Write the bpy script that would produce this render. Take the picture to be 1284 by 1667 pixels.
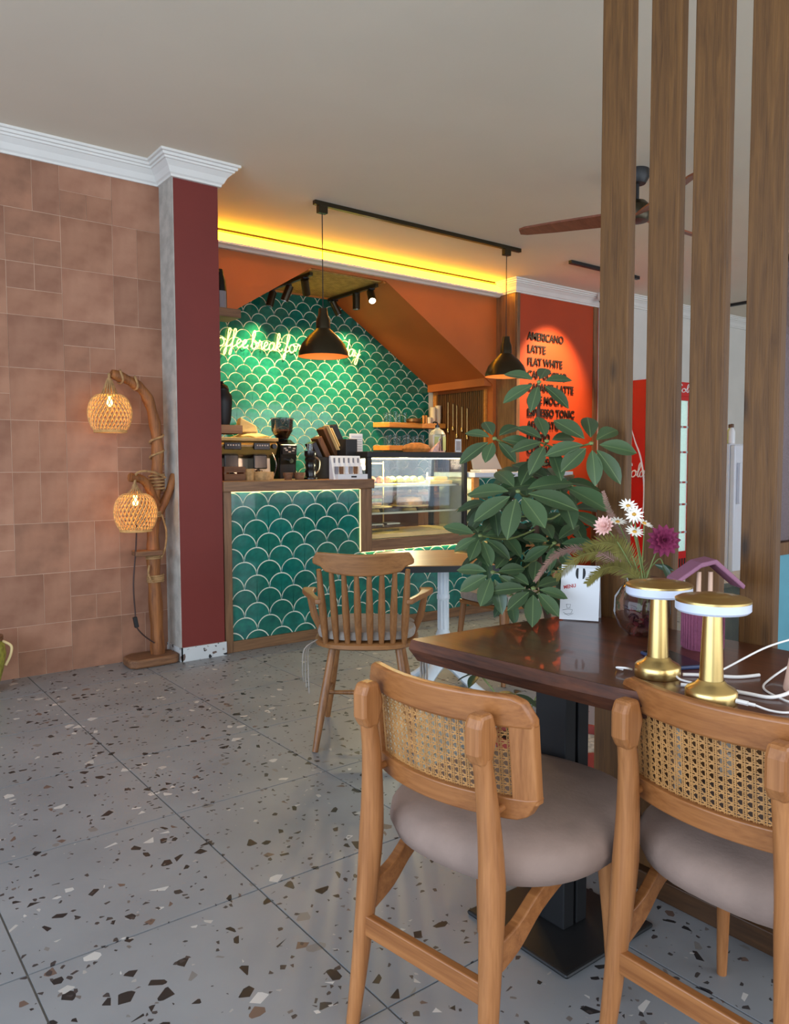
import bpy, bmesh, math, random
from mathutils import Vector, Matrix
random.seed(7)
sc = bpy.context.scene
COL = sc.collection
R = math.radians
PI = math.pi
for o in list(bpy.data.objects):
    bpy.data.objects.remove(o)

# ------------------------------------------------------------------ camera
cam_d = bpy.data.cameras.new('camera')
cam = bpy.data.objects.new('camera', cam_d); COL.objects.link(cam)
cam_d.sensor_fit = 'HORIZONTAL'; cam_d.sensor_width = 36.0
cam_d.lens = 1264.0 / 1284.0 * 36.0
cam_d.clip_start = 0.02
HD, PT, RL = R(52.6), R(3.45), R(-0.18)
Fv = Vector((math.cos(HD) * math.cos(PT), math.sin(HD) * math.cos(PT), -math.sin(PT)))
R0 = Vector((math.sin(HD), -math.cos(HD), 0)); U0 = R0.cross(Fv)
Rv = R0 * math.cos(RL) + U0 * math.sin(RL); Uv = -R0 * math.sin(RL) + U0 * math.cos(RL)
M = Matrix((Rv, Uv, -Fv)).transposed().to_4x4()
M.translation = Vector((0, 0, 1.19))
cam.matrix_world = M
sc.camera = cam

# ------------------------------------------------------------------ light and exposure
sc.view_settings.view_transform = 'Standard'
sc.view_settings.look = 'None'
sc.view_settings.gamma = 1.0
sc.view_settings.use_curve_mapping = False
sc.view_settings.exposure = 0.33
w = bpy.data.worlds.new('world'); sc.world = w; w.use_nodes = True
w.node_tree.nodes['Background'].inputs[0].default_value = (0.62, 0.76, 1.0, 1)
w.node_tree.nodes['Background'].inputs[1].default_value = 0.9

def area_light(name, loc, direction, sx, sy, power, color, spread=180):
    d = bpy.data.lights.new(name, 'AREA'); d.shape = 'RECTANGLE'; d.size = sx; d.size_y = sy
    d.energy = power; d.color = color; d.spread = R(spread)
    o = bpy.data.objects.new(name, d); COL.objects.link(o); o.location = loc
    o.rotation_euler = Vector(direction).to_track_quat('-Z', 'Y').to_euler()
    return o
# daylight through the shop windows behind the camera and to its right
area_light('daylight_street_window', (-2.62, 0.6, 1.3), (1, 0.1, -0.28), 5.2, 1.9, 165, (0.66, 0.81, 1.0))
area_light('daylight_side_window', (4.2, -2.92, 1.5), (0, 1, -0.1), 12.0, 2.1, 235, (0.88, 0.94, 1.0))

def point_light(name, loc, power, color, r=0.03, parent=None):
    d = bpy.data.lights.new(name, 'POINT'); d.energy = power; d.color = color; d.shadow_soft_size = r
    o = bpy.data.objects.new(name, d); COL.objects.link(o); o.location = loc; o.parent = parent
    return o
def spot_light(name, loc, target, power, color, ang, blend=0.6, r=0.02, parent=None):
    d = bpy.data.lights.new(name, 'SPOT'); d.energy = power; d.color = color
    d.spot_size = R(ang); d.spot_blend = blend; d.shadow_soft_size = r
    o = bpy.data.objects.new(name, d); COL.objects.link(o); o.location = loc
    o.rotation_euler = (Vector(target) - Vector(loc)).to_track_quat('-Z', 'Y').to_euler()
    o.parent = parent
    return o

# ------------------------------------------------------------------ materials
def s2l(c):
    return tuple((x / 255 / 12.92 if x / 255 <= 0.04045 else ((x / 255 + 0.055) / 1.055) ** 2.4) for x in c) + (1,)
class NT:
    def __init__(s, name):
        s.m = bpy.data.materials.new(name); s.m.use_nodes = True
        s.t = s.m.node_tree; s.b = s.t.nodes['Principled BSDF']
    def n(s, typ, **kw):
        nd = s.t.nodes.new(typ)
        for k, v in kw.items():
            if k in nd.inputs.keys() if isinstance(k, str) else False: nd.inputs[k].default_value = v
            else: setattr(nd, k, v)
        return nd
    def l(s, a, b): s.t.links.new(a, b)
def P(nt, rough=0.5, metal=0.0, spec=0.5, coat=0.0, trans=0.0, ior=1.45):
    b = nt.b; b.inputs['Roughness'].default_value = rough; b.inputs['Metallic'].default_value = metal
    b.inputs['Specular IOR Level'].default_value = spec; b.inputs['Coat Weight'].default_value = coat
    b.inputs['Transmission Weight'].default_value = trans; b.inputs['IOR'].default_value = ior
def ramp(nt, cols):
    r = nt.n('ShaderNodeValToRGB'); e = r.color_ramp.elements
    while len(e) < len(cols): e.new(0.5)
    for i, (p, c) in enumerate(cols): e[i].position = p; e[i].color = c
    return r
def mat(name, c, rough=0.5, metal=0.0, var=0.12, scale=6.0, bump=0.0, bscale=60.0, spec=0.5, coat=0.0, c2=None):
    nt = NT(name); P(nt, rough, metal, spec, coat); c = s2l(c)
    tc = nt.n('ShaderNodeTexCoord'); nz = nt.n('ShaderNodeTexNoise'); nz.inputs['Scale'].default_value = scale
    nz.inputs['Detail'].default_value = 5
    nt.l(tc.outputs['Object'], nz.inputs['Vector'])
    lo = tuple(x * (1 - var) for x in c[:3]) + (1,); hi = s2l(c2) if c2 else tuple(min(1, x * (1 + var)) for x in c[:3]) + (1,)
    rp = ramp(nt, [(0.35, lo), (0.65, hi)]); nt.l(nz.outputs['Fac'], rp.inputs['Fac'])
    nt.l(rp.outputs['Color'], nt.b.inputs['Base Color'])
    if bump:
        n2 = nt.n('ShaderNodeTexNoise'); n2.inputs['Scale'].default_value = bscale; n2.inputs['Detail'].default_value = 4
        nt.l(tc.outputs['Object'], n2.inputs['Vector'])
        bp = nt.n('ShaderNodeBump'); bp.inputs['Strength'].default_value = bump; bp.inputs['Distance'].default_value = 0.01
        nt.l(n2.outputs['Fac'], bp.inputs['Height']); nt.l(bp.outputs['Normal'], nt.b.inputs['Normal'])
    return nt.m
def wood(name, dark, light, axis=2, scale=1.0, rough=0.45, stretch=14.0, coat=0.0, bump=0.12, knots=False, spec=0.5):
    nt = NT(name); P(nt, rough, 0, spec, coat)
    tc = nt.n('ShaderNodeTexCoord'); oi = nt.n('ShaderNodeObjectInfo')
    ad = nt.n('ShaderNodeVectorMath', operation='ADD'); sv = nt.n('ShaderNodeVectorMath', operation='SCALE')
    cb = nt.n('ShaderNodeCombineXYZ'); 
    for i in range(3): nt.l(oi.outputs['Random'], cb.inputs[i])
    nt.l(cb.outputs[0], sv.inputs[0]); sv.inputs['Scale'].default_value = 7.0
    nt.l(tc.outputs['Object'], ad.inputs[0]); nt.l(sv.outputs[0], ad.inputs[1])
    mp = nt.n('ShaderNodeMapping'); s = [stretch * scale] * 3; s[axis] = scale * 1.2
    mp.inputs['Scale'].default_value = s; nt.l(ad.outputs[0], mp.inputs['Vector'])
    n1 = nt.n('ShaderNodeTexNoise'); n1.inputs['Scale'].default_value = 2.2; n1.inputs['Detail'].default_value = 6
    n1.inputs['Roughness'].default_value = 0.6; n1.inputs['Distortion'].default_value = 0.6
    nt.l(mp.outputs[0], n1.inputs['Vector'])
    s3 = [stretch * scale * 6] * 3; s3[axis] = scale * 2.0
    m3 = nt.n('ShaderNodeMapping'); m3.inputs['Scale'].default_value = s3; nt.l(ad.outputs[0], m3.inputs['Vector'])
    n2 = nt.n('ShaderNodeTexNoise'); n2.inputs['Scale'].default_value = 2.0; n2.inputs['Detail'].default_value = 3
    nt.l(m3.outputs[0], n2.inputs['Vector'])
    mx = nt.n('ShaderNodeMath', operation='MULTIPLY_ADD'); nt.l(n2.outputs['Fac'], mx.inputs[0]); mx.inputs[1].default_value = 0.45
    nt.l(n1.outputs['Fac'], mx.inputs[2])
    d, li = s2l(dark), s2l(light); mid = tuple((a + b) / 2 for a, b in zip(d, li))
    rp = ramp(nt, [(0.48, d), (0.70, mid), (0.95, li)]); nt.l(mx.outputs[0], rp.inputs['Fac'])
    out = rp.outputs['Color']
    if knots:
        mk = nt.n('ShaderNodeMapping'); sk = [9.0] * 3; sk[axis] = 3.2; mk.inputs['Scale'].default_value = sk
        nt.l(ad.outputs[0], mk.inputs['Vector'])
        vo = nt.n('ShaderNodeTexVoronoi'); vo.inputs['Scale'].default_value = 1.0; nt.l(mk.outputs[0], vo.inputs['Vector'])
        kr = ramp(nt, [(0.03, (0.25, 0.25, 0.25, 1)), (0.16, (1, 1, 1, 1))]); nt.l(vo.outputs['Distance'], kr.inputs['Fac'])
        mm = nt.n('ShaderNodeMix', data_type='RGBA', blend_type='MULTIPLY'); mm.inputs[0].default_value = 1.0
        nt.l(out, mm.inputs[6]); nt.l(kr.outputs['Color'], mm.inputs[7]); out = mm.outputs[2]
    nt.l(out, nt.b.inputs['Base Color'])
    bp = nt.n('ShaderNodeBump'); bp.inputs['Strength'].default_value = bump; bp.inputs['Distance'].default_value = 0.004
    nt.l(mx.outputs[0], bp.inputs['Height']); nt.l(bp.outputs['Normal'], nt.b.inputs['Normal'])
    return nt.m
def emit(name, c, strength):
    nt = NT(name); nt.b.inputs['Base Color'].default_value = s2l(c)
    nt.b.inputs['Emission Color'].default_value = s2l(c); nt.b.inputs['Emission Strength'].default_value = strength
    return nt.m
def glass(name, c=(255, 255, 255), rough=0.02, alpha=None):
    nt = NT(name); t = nt.t
    tr = nt.n('ShaderNodeBsdfTransparent'); tr.inputs[0].default_value = s2l(c)
    gl = nt.n('ShaderNodeBsdfGlossy'); gl.inputs['Roughness'].default_value = rough; gl.inputs[0].default_value = (1, 1, 1, 1)
    fr = nt.n('ShaderNodeFresnel'); fr.inputs[0].default_value = 1.5
    fm = nt.n('ShaderNodeMath', operation='MULTIPLY'); fm.inputs[1].default_value = 0.45; nt.l(fr.outputs[0], fm.inputs[0])
    mx = nt.n('ShaderNodeMixShader'); nt.l(fm.outputs[0], mx.inputs[0]); nt.l(tr.outputs[0], mx.inputs[1]); nt.l(gl.outputs[0], mx.inputs[2])
    nt.l(mx.outputs[0], t.nodes['Material Output'].inputs['Surface'])
    return nt.m
def terrazzo(name, base, base2, chips=(0.16, 0.30), rough=0.38):
    nt = NT(name); P(nt, rough)
    ge = nt.n('ShaderNodeNewGeometry')
    nz = nt.n('ShaderNodeTexNoise'); nz.inputs['Scale'].default_value = 2.5; nz.inputs['Detail'].default_value = 6
    nt.l(ge.outputs['Position'], nz.inputs['Vector'])
    rp = ramp(nt, [(0.3, s2l(base)), (0.7, s2l(base2))]); nt.l(nz.outputs['Fac'], rp.inputs['Fac'])
    col = rp.outputs['Color']
    def layer(col, scale, off, p, thr, ca, cb_, cc):
        mp = nt.n('ShaderNodeMapping'); mp.inputs['Location'].default_value = (off, off * 1.7, off * .3); nt.l(ge.outputs['Position'], mp.inputs['Vector'])
        v1 = nt.n('ShaderNodeTexVoronoi'); v1.inputs['Scale'].default_value = scale; nt.l(mp.outputs[0], v1.inputs['Vector'])
        v2 = nt.n('ShaderNodeTexVoronoi', feature='DISTANCE_TO_EDGE'); v2.inputs['Scale'].default_value = scale; nt.l(mp.outputs[0], v2.inputs['Vector'])
        sp = nt.n('ShaderNodeSeparateColor'); nt.l(v1.outputs['Color'], sp.inputs[0])
        a = nt.n('ShaderNodeMath', operation='LESS_THAN'); nt.l(sp.outputs[0], a.inputs[0]); a.inputs[1].default_value = p
        tt = nt.n('ShaderNodeMath', operation='MULTIPLY_ADD'); nt.l(sp.outputs[1], tt.inputs[0]); tt.inputs[1].default_value = thr; tt.inputs[2].default_value = thr * .45
        b = nt.n('ShaderNodeMath', operation='GREATER_THAN'); nt.l(v2.outputs['Distance'], b.inputs[0]); nt.l(tt.outputs[0], b.inputs[1])
        m = nt.n('ShaderNodeMath', operation='MULTIPLY'); nt.l(a.outputs[0], m.inputs[0]); nt.l(b.outputs[0], m.inputs[1])
        cr = ramp(nt, [(0.0, s2l(ca)), (0.6, s2l(cb_)), (0.85, s2l(cc))]); cr.color_ramp.interpolation = 'CONSTANT'
        nt.l(sp.outputs[2], cr.inputs['Fac'])
        mx = nt.n('ShaderNodeMix', data_type='RGBA'); nt.l(m.outputs[0], mx.inputs[0]); nt.l(col, mx.inputs[6]); nt.l(cr.outputs['Color'], mx.inputs[7])
        return mx.outputs[2]
    col = layer(col, 27, 3.1, 0.26, 0.30, (34, 34, 36), (54, 52, 52), (104, 84, 74))
    col = layer(col, 24, 9.7, 0.13, 0.30, (176, 172, 166), (190, 186, 180), (120, 116, 112))
    col = layer(col, 60, 5.3, 0.14, 0.26, (60, 56, 56), (104, 96, 92), (160, 154, 148))
    nt.l(col, nt.b.inputs['Base Color'])
    return nt.m

mm = {}
mm['ceiling'] = mat('ceiling_paint', (220, 208, 188), 0.9, var=0.02, scale=1.5)
mm['white'] = mat('white_paint', (214, 210, 202), 0.75, var=0.03, scale=3, bump=0.03)
mm['plaster'] = mat('rough_plaster', (176, 170, 160), 0.9, var=0.14, scale=14, bump=0.35, bscale=70)
mm['cornice'] = mat('cornice_paint', (222, 219, 212), 0.6, var=0.02)
mm['red'] = mat('oxide_red_paint', (112, 38, 30), 0.6, var=0.05, scale=3, bump=0.03)
mm['orange'] = mat('rust_orange_paint', (174, 94, 40), 0.6, var=0.06, scale=2.2, bump=0.03)
mm['menu_orange'] = mat('menu_wall_paint', (172, 62, 24), 0.6, var=0.05, scale=2.2, bump=0.03)
mm['terra'] = terrazzo('terrazzo', (126, 128, 130), (142, 143, 144))
mm['terra_sk'] = terrazzo('terrazzo_skirting', (196, 198, 196), (210, 210, 208))
mm['grout_floor'] = mat('floor_joint', (112, 108, 104), 0.9)
mm['clay_grout'] = mat('clay_tile_grout', (196, 164, 140), 0.9)
mm['clay'] = []
for i, (a, b) in enumerate([((146, 100, 76), (166, 120, 94)), ((138, 94, 72), (158, 114, 90)), ((154, 106, 82), (172, 126, 100)), ((136, 96, 74), (164, 116, 90))]):
    mm['clay'].append(mat('clay_tile_%s' % 'abcd'[i], a, 0.75, var=0.06, scale=5.5, bump=0.05, bscale=20, c2=b))
mm['grout'] = mat('scallop_grout', (226, 226, 204), 0.8, var=0.04)
mm['tile'] = []
for i, (a, b) in enumerate([((16, 92, 80), (30, 114, 96)), ((18, 98, 86), (26, 120, 106)), ((14, 86, 80), (30, 110, 92)), ((16, 94, 90), (28, 122, 104))]):
    mm['tile'].append(mat('green_glaze_%s' % 'abcd'[i], a, 0.12, var=0.1, scale=14, bump=0.04, bscale=16, c2=b, coat=0.3))
mm['wood_frame'] = wood('counter_oak', (92, 62, 40), (142, 104, 70), 0, 1.2)
mm['wood_frame_v'] = wood('counter_oak_upright', (92, 62, 40), (142, 104, 70), 2, 1.2)
mm['wood_beech'] = wood('beech', (128, 78, 40), (168, 112, 66), 2, 1.0, rough=0.36, stretch=20, bump=0.05)
mm['wood_beech_y'] = wood('beech_rail', (122, 72, 36), (160, 104, 58), 1, 1.0, rough=0.34, stretch=18, bump=0.05)
mm['wood_walnut'] = wood('windsor_wood', (110, 70, 38), (150, 102, 60), 2, 1.0, rough=0.4, stretch=16, bump=0.05)
mm['wood_walnut_y'] = wood('windsor_crest_wood', (116, 74, 38), (154, 104, 58), 1, 1.0, rough=0.4, stretch=16, bump=0.05)
mm['wood_post'] = wood('pine_post', (76, 47, 17), (112, 75, 34), 2, 1.6, rough=0.6, stretch=16, knots=True, bump=0.3)
mm['wood_table'] = wood('dark_table_top', (56, 26, 16), (98, 52, 32), 1, 1.0, rough=0.32, stretch=10, coat=0.25, bump=0.04)
mm['wood_edge'] = wood('dark_table_edge', (42, 20, 12), (96, 52, 30), 1, 1.4, rough=0.6, stretch=7, bump=0.5)
mm['wood_orange'] = wood('honey_shelf', (164, 98, 36), (206, 138, 62), 0, 1.2, rough=0.45)
mm['wood_dark'] = wood('dark_slat', (60, 36, 16), (104, 66, 32), 2, 1.0)
mm['wood_sill'] = wood('dark_sill', (48, 30, 16), (82, 54, 30), 1, 1.0)
mm['wood_log'] = wood('driftwood', (84, 44, 18), (160, 100, 50), 2, 1.3, rough=0.6, stretch=9, bump=0.35)
mm['wood_base'] = wood('lamp_base_wood', (84, 54, 34), (136, 94, 62), 0, 1.5, rough=0.65, bump=0.3)
mm['wood_top'] = wood('cafe_table_top', (138, 94, 48), (176, 128, 72), 1, 1.2, rough=0.4)
mm['rope'] = mat('jute_rope', (166, 128, 84), 0.9, var=0.25, scale=40, bump=0.5, bscale=180)
mm['cane'] = mat('cane_strand', (168, 120, 68), 0.5, var=0.15, scale=30)
mm['rattan'] = mat('rattan_strand', (206, 158, 96), 0.6, var=0.15, scale=30)
mm['seat'] = mat('taupe_velvet', (136, 114, 102), 0.85, var=0.16, scale=7, bump=0.08, bscale=120)
mm['cushion'] = mat('grey_linen', (150, 140, 130), 0.9, var=0.1, scale=50, bump=0.25, bscale=300)
mm['black'] = mat('black_metal', (26, 26, 27), 0.45, var=0.1)
mm['black_gloss'] = mat('black_plastic', (22, 20, 19), 0.25, var=0.1)
mm['steel'] = mat('brushed_steel', (190, 180, 160), 0.3, metal=1.0, var=0.06)
mm['chrome'] = mat('chrome', (220, 220, 218), 0.12, metal=1.0, var=0.02)
mm['brass'] = mat('brushed_brass', (212, 182, 118), 0.3, metal=1.0, var=0.05, scale=20)
mm['diff'] = mat('opal_acrylic', (196, 202, 218), 0.35, var=0.01)
mm['olive'] = mat('pendant_enamel', (58, 50, 34), 0.3, metal=0.6, var=0.08)
mm['pend_in'] = mat('pendant_inside', (226, 160, 90), 0.6, var=0.04)
mm['fan'] = wood('fan_blade', (108, 58, 38), (136, 78, 54), 0, 0.8)
def leaf_mat(name, c, c2, rib):
    nt = NT(name); P(nt, 0.34)
    tc = nt.n('ShaderNodeTexCoord'); oi = nt.n('ShaderNodeObjectInfo'); sx = nt.n('ShaderNodeSeparateXYZ'); nt.l(tc.outputs['Object'], sx.inputs[0])
    ab = nt.n('ShaderNodeMath', operation='ABSOLUTE'); nt.l(sx.outputs[1], ab.inputs[0])
    rp = ramp(nt, [(0.004, s2l(rib)), (0.016, (1, 1, 1, 1))])
    r2 = ramp(nt, [(0.0, s2l(c)), (1.0, s2l(c2))]); nt.l(oi.outputs['Random'], r2.inputs['Fac'])
    lt = nt.n('ShaderNodeMath', operation='LESS_THAN'); lt.inputs[1].default_value = 0.011; nt.l(ab.outputs[0], lt.inputs[0])
    mx = nt.n('ShaderNodeMix', data_type='RGBA'); nt.l(lt.outputs[0], mx.inputs[0]); nt.l(r2.outputs['Color'], mx.inputs[6]); mx.inputs[7].default_value = s2l(rib)
    nt.t.nodes.remove(rp)
    nt.l(mx.outputs[2], nt.b.inputs['Base Color']); return nt.m
mm['leaf'] = leaf_mat('schefflera_leaf', (54, 72, 46), (68, 90, 58), (92, 110, 70))
mm['leaf2'] = leaf_mat('schefflera_leaf_dark', (36, 52, 32), (50, 70, 44), (66, 84, 52))
mm['stemg'] = mat('petiole_green', (112, 124, 70), 0.6)
mm['stemb'] = mat('plant_stem', (74, 52, 36), 0.8, bump=0.3)
mm['pot_red'] = mat('terracotta_pot', (142, 48, 34), 0.6, var=0.1)
mm['soil'] = mat('soil', (58, 42, 32), 0.95, var=0.3, scale=40, bump=0.6)
mm['pebble'] = mat('pale_pebbles', (190, 180, 166), 0.8, var=0.3, scale=60, bump=0.6)
mm['paper'] = mat('white_paper', (222, 222, 222), 0.5, var=0.02)
mm['ink'] = mat('black_ink', (40, 40, 40), 0.7)
mm['ink_red'] = mat('red_ink', (190, 60, 56), 0.7)
mm['letter'] = mat('letter_black', (34, 24, 20), 0.5)
mm['coke'] = mat('fridge_red', (196, 26, 24), 0.3, var=0.03)
mm['coke_white'] = mat('fridge_lettering', (236, 228, 224), 0.4, var=0.01)
mm['fridge_white'] = mat('appliance_white', (206, 208, 214), 0.35, var=0.02)
mm['marble'] = mat('white_marble', (208, 206, 202), 0.4, var=0.12, scale=9)
mm['purple'] = mat('purple_felt', (124, 64, 88), 0.85, var=0.12, scale=20, bump=0.4, bscale=140)
mm['purple_roof'] = mat('purple_painted_wood', (138, 90, 112), 0.6, var=0.1)
mm['pinkwood'] = mat('pale_wood_peg', (208, 172, 148), 0.6)
mm['glass'] = glass('clear_glass', (246, 250, 248))
mm['glass_tint'] = glass('smoky_glass', (206, 196, 204))
mm['teal'] = mat('teal_panel', (84, 144, 160), 0.35, var=0.05)
mm['white_iron'] = mat('white_cast_iron', (206, 214, 218), 0.45, var=0.06, bump=0.1)
mm['phone'] = mat('blue_phone', (52, 66, 100), 0.3)
mm['cable'] = mat('white_cable', (232, 228, 224), 0.45, var=0.02)
mm['cable_dark'] = mat('brown_cable', (64, 44, 38), 0.6)
mm['pinkp'] = mat('pink_plastic', (226, 186, 166), 0.5, var=0.02)
mm['dahlia'] = mat('magenta_petal', (122, 36, 72), 0.7, var=0.2, scale=40)
mm['daisy'] = mat('white_petal', (236, 232, 222), 0.7, var=0.03)
mm['chrys'] = mat('pink_petal', (232, 190, 180), 0.7, var=0.2, scale=60)
mm['yellow'] = mat('yellow_center', (200, 150, 60), 0.8)
mm['fern'] = mat('olive_fern', (112, 104, 48), 0.7, var=0.2, scale=30)
mm['fern_p'] = mat('mauve_frond', (132, 100, 88), 0.8, var=0.2, scale=30)
mm['petals'] = [mat('dried_petal_%s' % n, c, 0.8, var=0.2) for n, c in (('wine', (74, 22, 34)), ('rose', (134, 58, 56)), ('brown', (92, 50, 40)))]
mm['rattan_panel'] = mat('rattan_ceiling', (176, 146, 84), 0.7, var=0.2, scale=20)
mm['bread'] = mat('bread_crust', (196, 124, 56), 0.7, var=0.25, scale=30, bump=0.3)
mm['cake'] = mat('sponge_cake', (206, 150, 92), 0.8, var=0.3, scale=40, bump=0.3)
mm['salad'] = mat('filling_green', (150, 160, 70), 0.7, var=0.4, scale=50, bump=0.4)
mm['board'] = mat('pale_wood_board', (226, 194, 130), 0.6, var=0.08, scale=10)
mm['cloth'] = mat('cream_cloth', (226, 200, 146), 0.9, var=0.08, scale=10, bump=0.15)
mm['cup_cream'] = mat('paper_cup', (226, 206, 176), 0.6, var=0.04)
mm['soapy'] = mat('pale_liquid', (206, 204, 176), 0.3, var=0.03)
mm['label_y'] = mat('yellow_green_label', (196, 202, 130), 0.5, var=0.03)
mm['basket'] = mat('green_glazed_pot', (150, 146, 60), 0.45, var=0.3, scale=40, bump=0.5, bscale=60)
mm['grey'] = mat('grey_plastic', (128, 126, 132), 0.4, var=0.02)
mm['beans'] = mat('coffee_beans', (84, 58, 34), 0.6, var=0.3, scale=80, bump=0.5)
mm['cork'] = mat('log_slice', (176, 140, 92), 0.8, var=0.25, scale=30, bump=0.3)
mm['led'] = emit('led_yellow', (255, 182, 24), 22.0)
mm['led_w'] = emit('led_warm', (255, 226, 150), 14.0)
mm['led_dim'] = emit('led_edge', (255, 226, 150), 1.6)
mm['neon'] = emit('neon_tube', (255, 232, 120), 3.2)
mm['bulb'] = emit('bulb_glow', (255, 190, 90), 14.0)
mm['bulb_w'] = emit('spot_lens', (255, 240, 205), 30.0)
mm['lit'] = emit('fridge_light_panel', (206, 232, 228), 0.55)

# ------------------------------------------------------------------ mesh helpers
class MB:
    def __init__(s): s.v = []; s.f = []
    def add(s, v, f):
        o = len(s.v); s.v += [tuple(p) for p in v]; s.f += [tuple(i + o for i in q) for q in f]; return s
    def box(s, x0, x1, y0, y1, z0, z1):
        v = [(x0, y0, z0), (x1, y0, z0), (x1, y1, z0), (x0, y1, z0), (x0, y0, z1), (x1, y0, z1), (x1, y1, z1), (x0, y1, z1)]
        return s.add(v, [(0, 3, 2, 1), (4, 5, 6, 7), (0, 1, 5, 4), (1, 2, 6, 5), (2, 3, 7, 6), (3, 0, 4, 7)])
    def cbox(s, c, size, rz=0.0, rot=None):
        m = rot if rot else Matrix.Rotation(rz, 3, 'Z'); a, b, d = [x / 2 for x in size]; c = Vector(c)
        v = [c + m @ Vector(p) for p in ((-a, -b, -d), (a, -b, -d), (a, b, -d), (-a, b, -d), (-a, -b, d), (a, -b, d), (a, b, d), (-a, b, d))]
        return s.add(v, [(0, 3, 2, 1), (4, 5, 6, 7), (0, 1, 5, 4), (1, 2, 6, 5), (2, 3, 7, 6), (3, 0, 4, 7)])
    def tube(s, pts, r, n=8, cap=True, flat=1.0):
        pts = [Vector(p) for p in pts]; k = len(pts)
        rr = [r] * k if isinstance(r, (int, float)) else list(r)
        T = [(pts[min(i + 1, k - 1)] - pts[max(i - 1, 0)]).normalized() for i in range(k)]
        a = Vector((0, 0, 1)) if abs(T[0].z) < 0.9 else Vector((1, 0, 0))
        N = T[0].cross(a).normalized(); vs = []
        for i in range(k):
            N = (N - T[i] * N.dot(T[i])).normalized(); B = T[i].cross(N)
            for j in range(n):
                t = 2 * PI * j / n; vs.append(pts[i] + N * math.cos(t) * rr[i] + B * math.sin(t) * rr[i] * flat)
        fs = [(i * n + j, i * n + (j + 1) % n, (i + 1) * n + (j + 1) % n, (i + 1) * n + j) for i in range(k - 1) for j in range(n)]
        if cap: fs += [tuple(range(n - 1, -1, -1)), tuple((k - 1) * n + j for j in range(n))]
        return s.add(vs, fs)
    def lathe(s, prof, n=24, c=(0, 0, 0), cap=False):
        vs = [(c[0] + r * math.cos(2 * PI * j / n), c[1] + r * math.sin(2 * PI * j / n), c[2] + z) for r, z in prof for j in range(n)]
        k = len(prof); fs = [(i * n + j, i * n + (j + 1) % n, (i + 1) * n + (j + 1) % n, (i + 1) * n + j) for i in range(k - 1) for j in range(n)]
        if cap: fs += [tuple(range(n - 1, -1, -1)), tuple((k - 1) * n + j for j in range(n))]
        return s.add(vs, fs)
    def prism(s, poly, ext):
        n = len(poly); e = Vector(ext); v = [Vector(p) for p in poly] + [Vector(p) + e for p in poly]
        return s.add(v, [tuple(range(n - 1, -1, -1)), tuple(range(n, 2 * n))] + [(i, (i + 1) % n, n + (i + 1) % n, n + i) for i in range(n)])
    def sweep_rect(s, pts, sec):
        """pts: centre points; sec(i)-> 4 offset vectors"""
        k = len(pts); vs = []
        for i, p in enumerate(pts): vs += [Vector(p) + Vector(q) for q in sec(i)]
        n = len(sec(0))
        fs = [(i * n + j, i * n + (j + 1) % n, (i + 1) * n + (j + 1) % n, (i + 1) * n + j) for i in range(k - 1) for j in range(n)]
        fs += [tuple(range(n - 1, -1, -1)), tuple((k - 1) * n + j for j in range(n))]
        return s.add(vs, fs)
    def mesh(s, name, recalc=True):
        me = bpy.data.meshes.new(name); me.from_pydata(s.v, [], s.f)
        if recalc:
            bm = bmesh.new(); bm.from_mesh(me); bmesh.ops.remove_doubles(bm, verts=bm.verts, dist=1e-6)
            bmesh.ops.recalc_face_normals(bm, faces=bm.faces); bm.to_mesh(me); bm.free()
        return me
    def build(s, name, m, parent=None, smooth=False, bevel=0.0, recalc=True, segs=2):
        me = s.mesh(name, recalc); return link(name, me, m, parent, smooth, bevel, segs)
def link(name, me, m, parent=None, smooth=False, bevel=0.0, segs=2):
    if m is not None and len(me.materials) == 0: me.materials.append(m)
    if smooth:
        for p in me.polygons: p.use_smooth = True
        me.set_sharp_from_angle(angle=R(40))
    o = bpy.data.objects.new(name, me); COL.objects.link(o); o.parent = parent
    if bevel:
        b = o.modifiers.new('bevel', 'BEVEL'); b.width = bevel; b.segments = segs; b.limit_method = 'ANGLE'; b.angle_limit = R(35)
    return o
def thing(name, label, cat, loc=(0, 0, 0), rz=0.0, group=None):
    o = bpy.data.objects.new(name, None); COL.objects.link(o); o.location = loc; o.rotation_euler = (0, 0, rz)
    o.empty_display_size = 0.05
    o['label'] = label; o['category'] = cat
    if group: o['group'] = group
    return o
def tag(o, label, cat, group=None):
    o['label'] = label; o['category'] = cat
    if group: o['group'] = group
    return o
def struct(o, label=None, cat=None):
    o['kind'] = 'structure'
    if label: o['label'] = label
    if cat: o['category'] = cat
    return o
def stuff(o): o['kind'] = 'stuff'; return o
def inst(name, me, parent, loc=(0, 0, 0), rot=None, scale=None, mw=None):
    o = bpy.data.objects.new(name, me); COL.objects.link(o); o.parent = parent
    if mw is not None: o.matrix_basis = mw
    else:
        o.location = loc
        if rot: o.rotation_euler = rot
        if scale: o.scale = scale
    return o
def catmull(pts, sub=5):
    P_ = [Vector(p) for p in pts]; out = []
    for i in range(len(P_) - 1):
        p0, p1, p2, p3 = P_[max(i - 1, 0)], P_[i], P_[i + 1], P_[min(i + 2, len(P_) - 1)]
        for k in range(sub):
            t = k / sub
            out.append(0.5 * ((2 * p1) + (p2 - p0) * t + (2 * p0 - 5 * p1 + 4 * p2 - p3) * t * t + (3 * p1 - p0 - 3 * p2 + p3) * t ** 3))
    out.append(P_[-1]); return out
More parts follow.
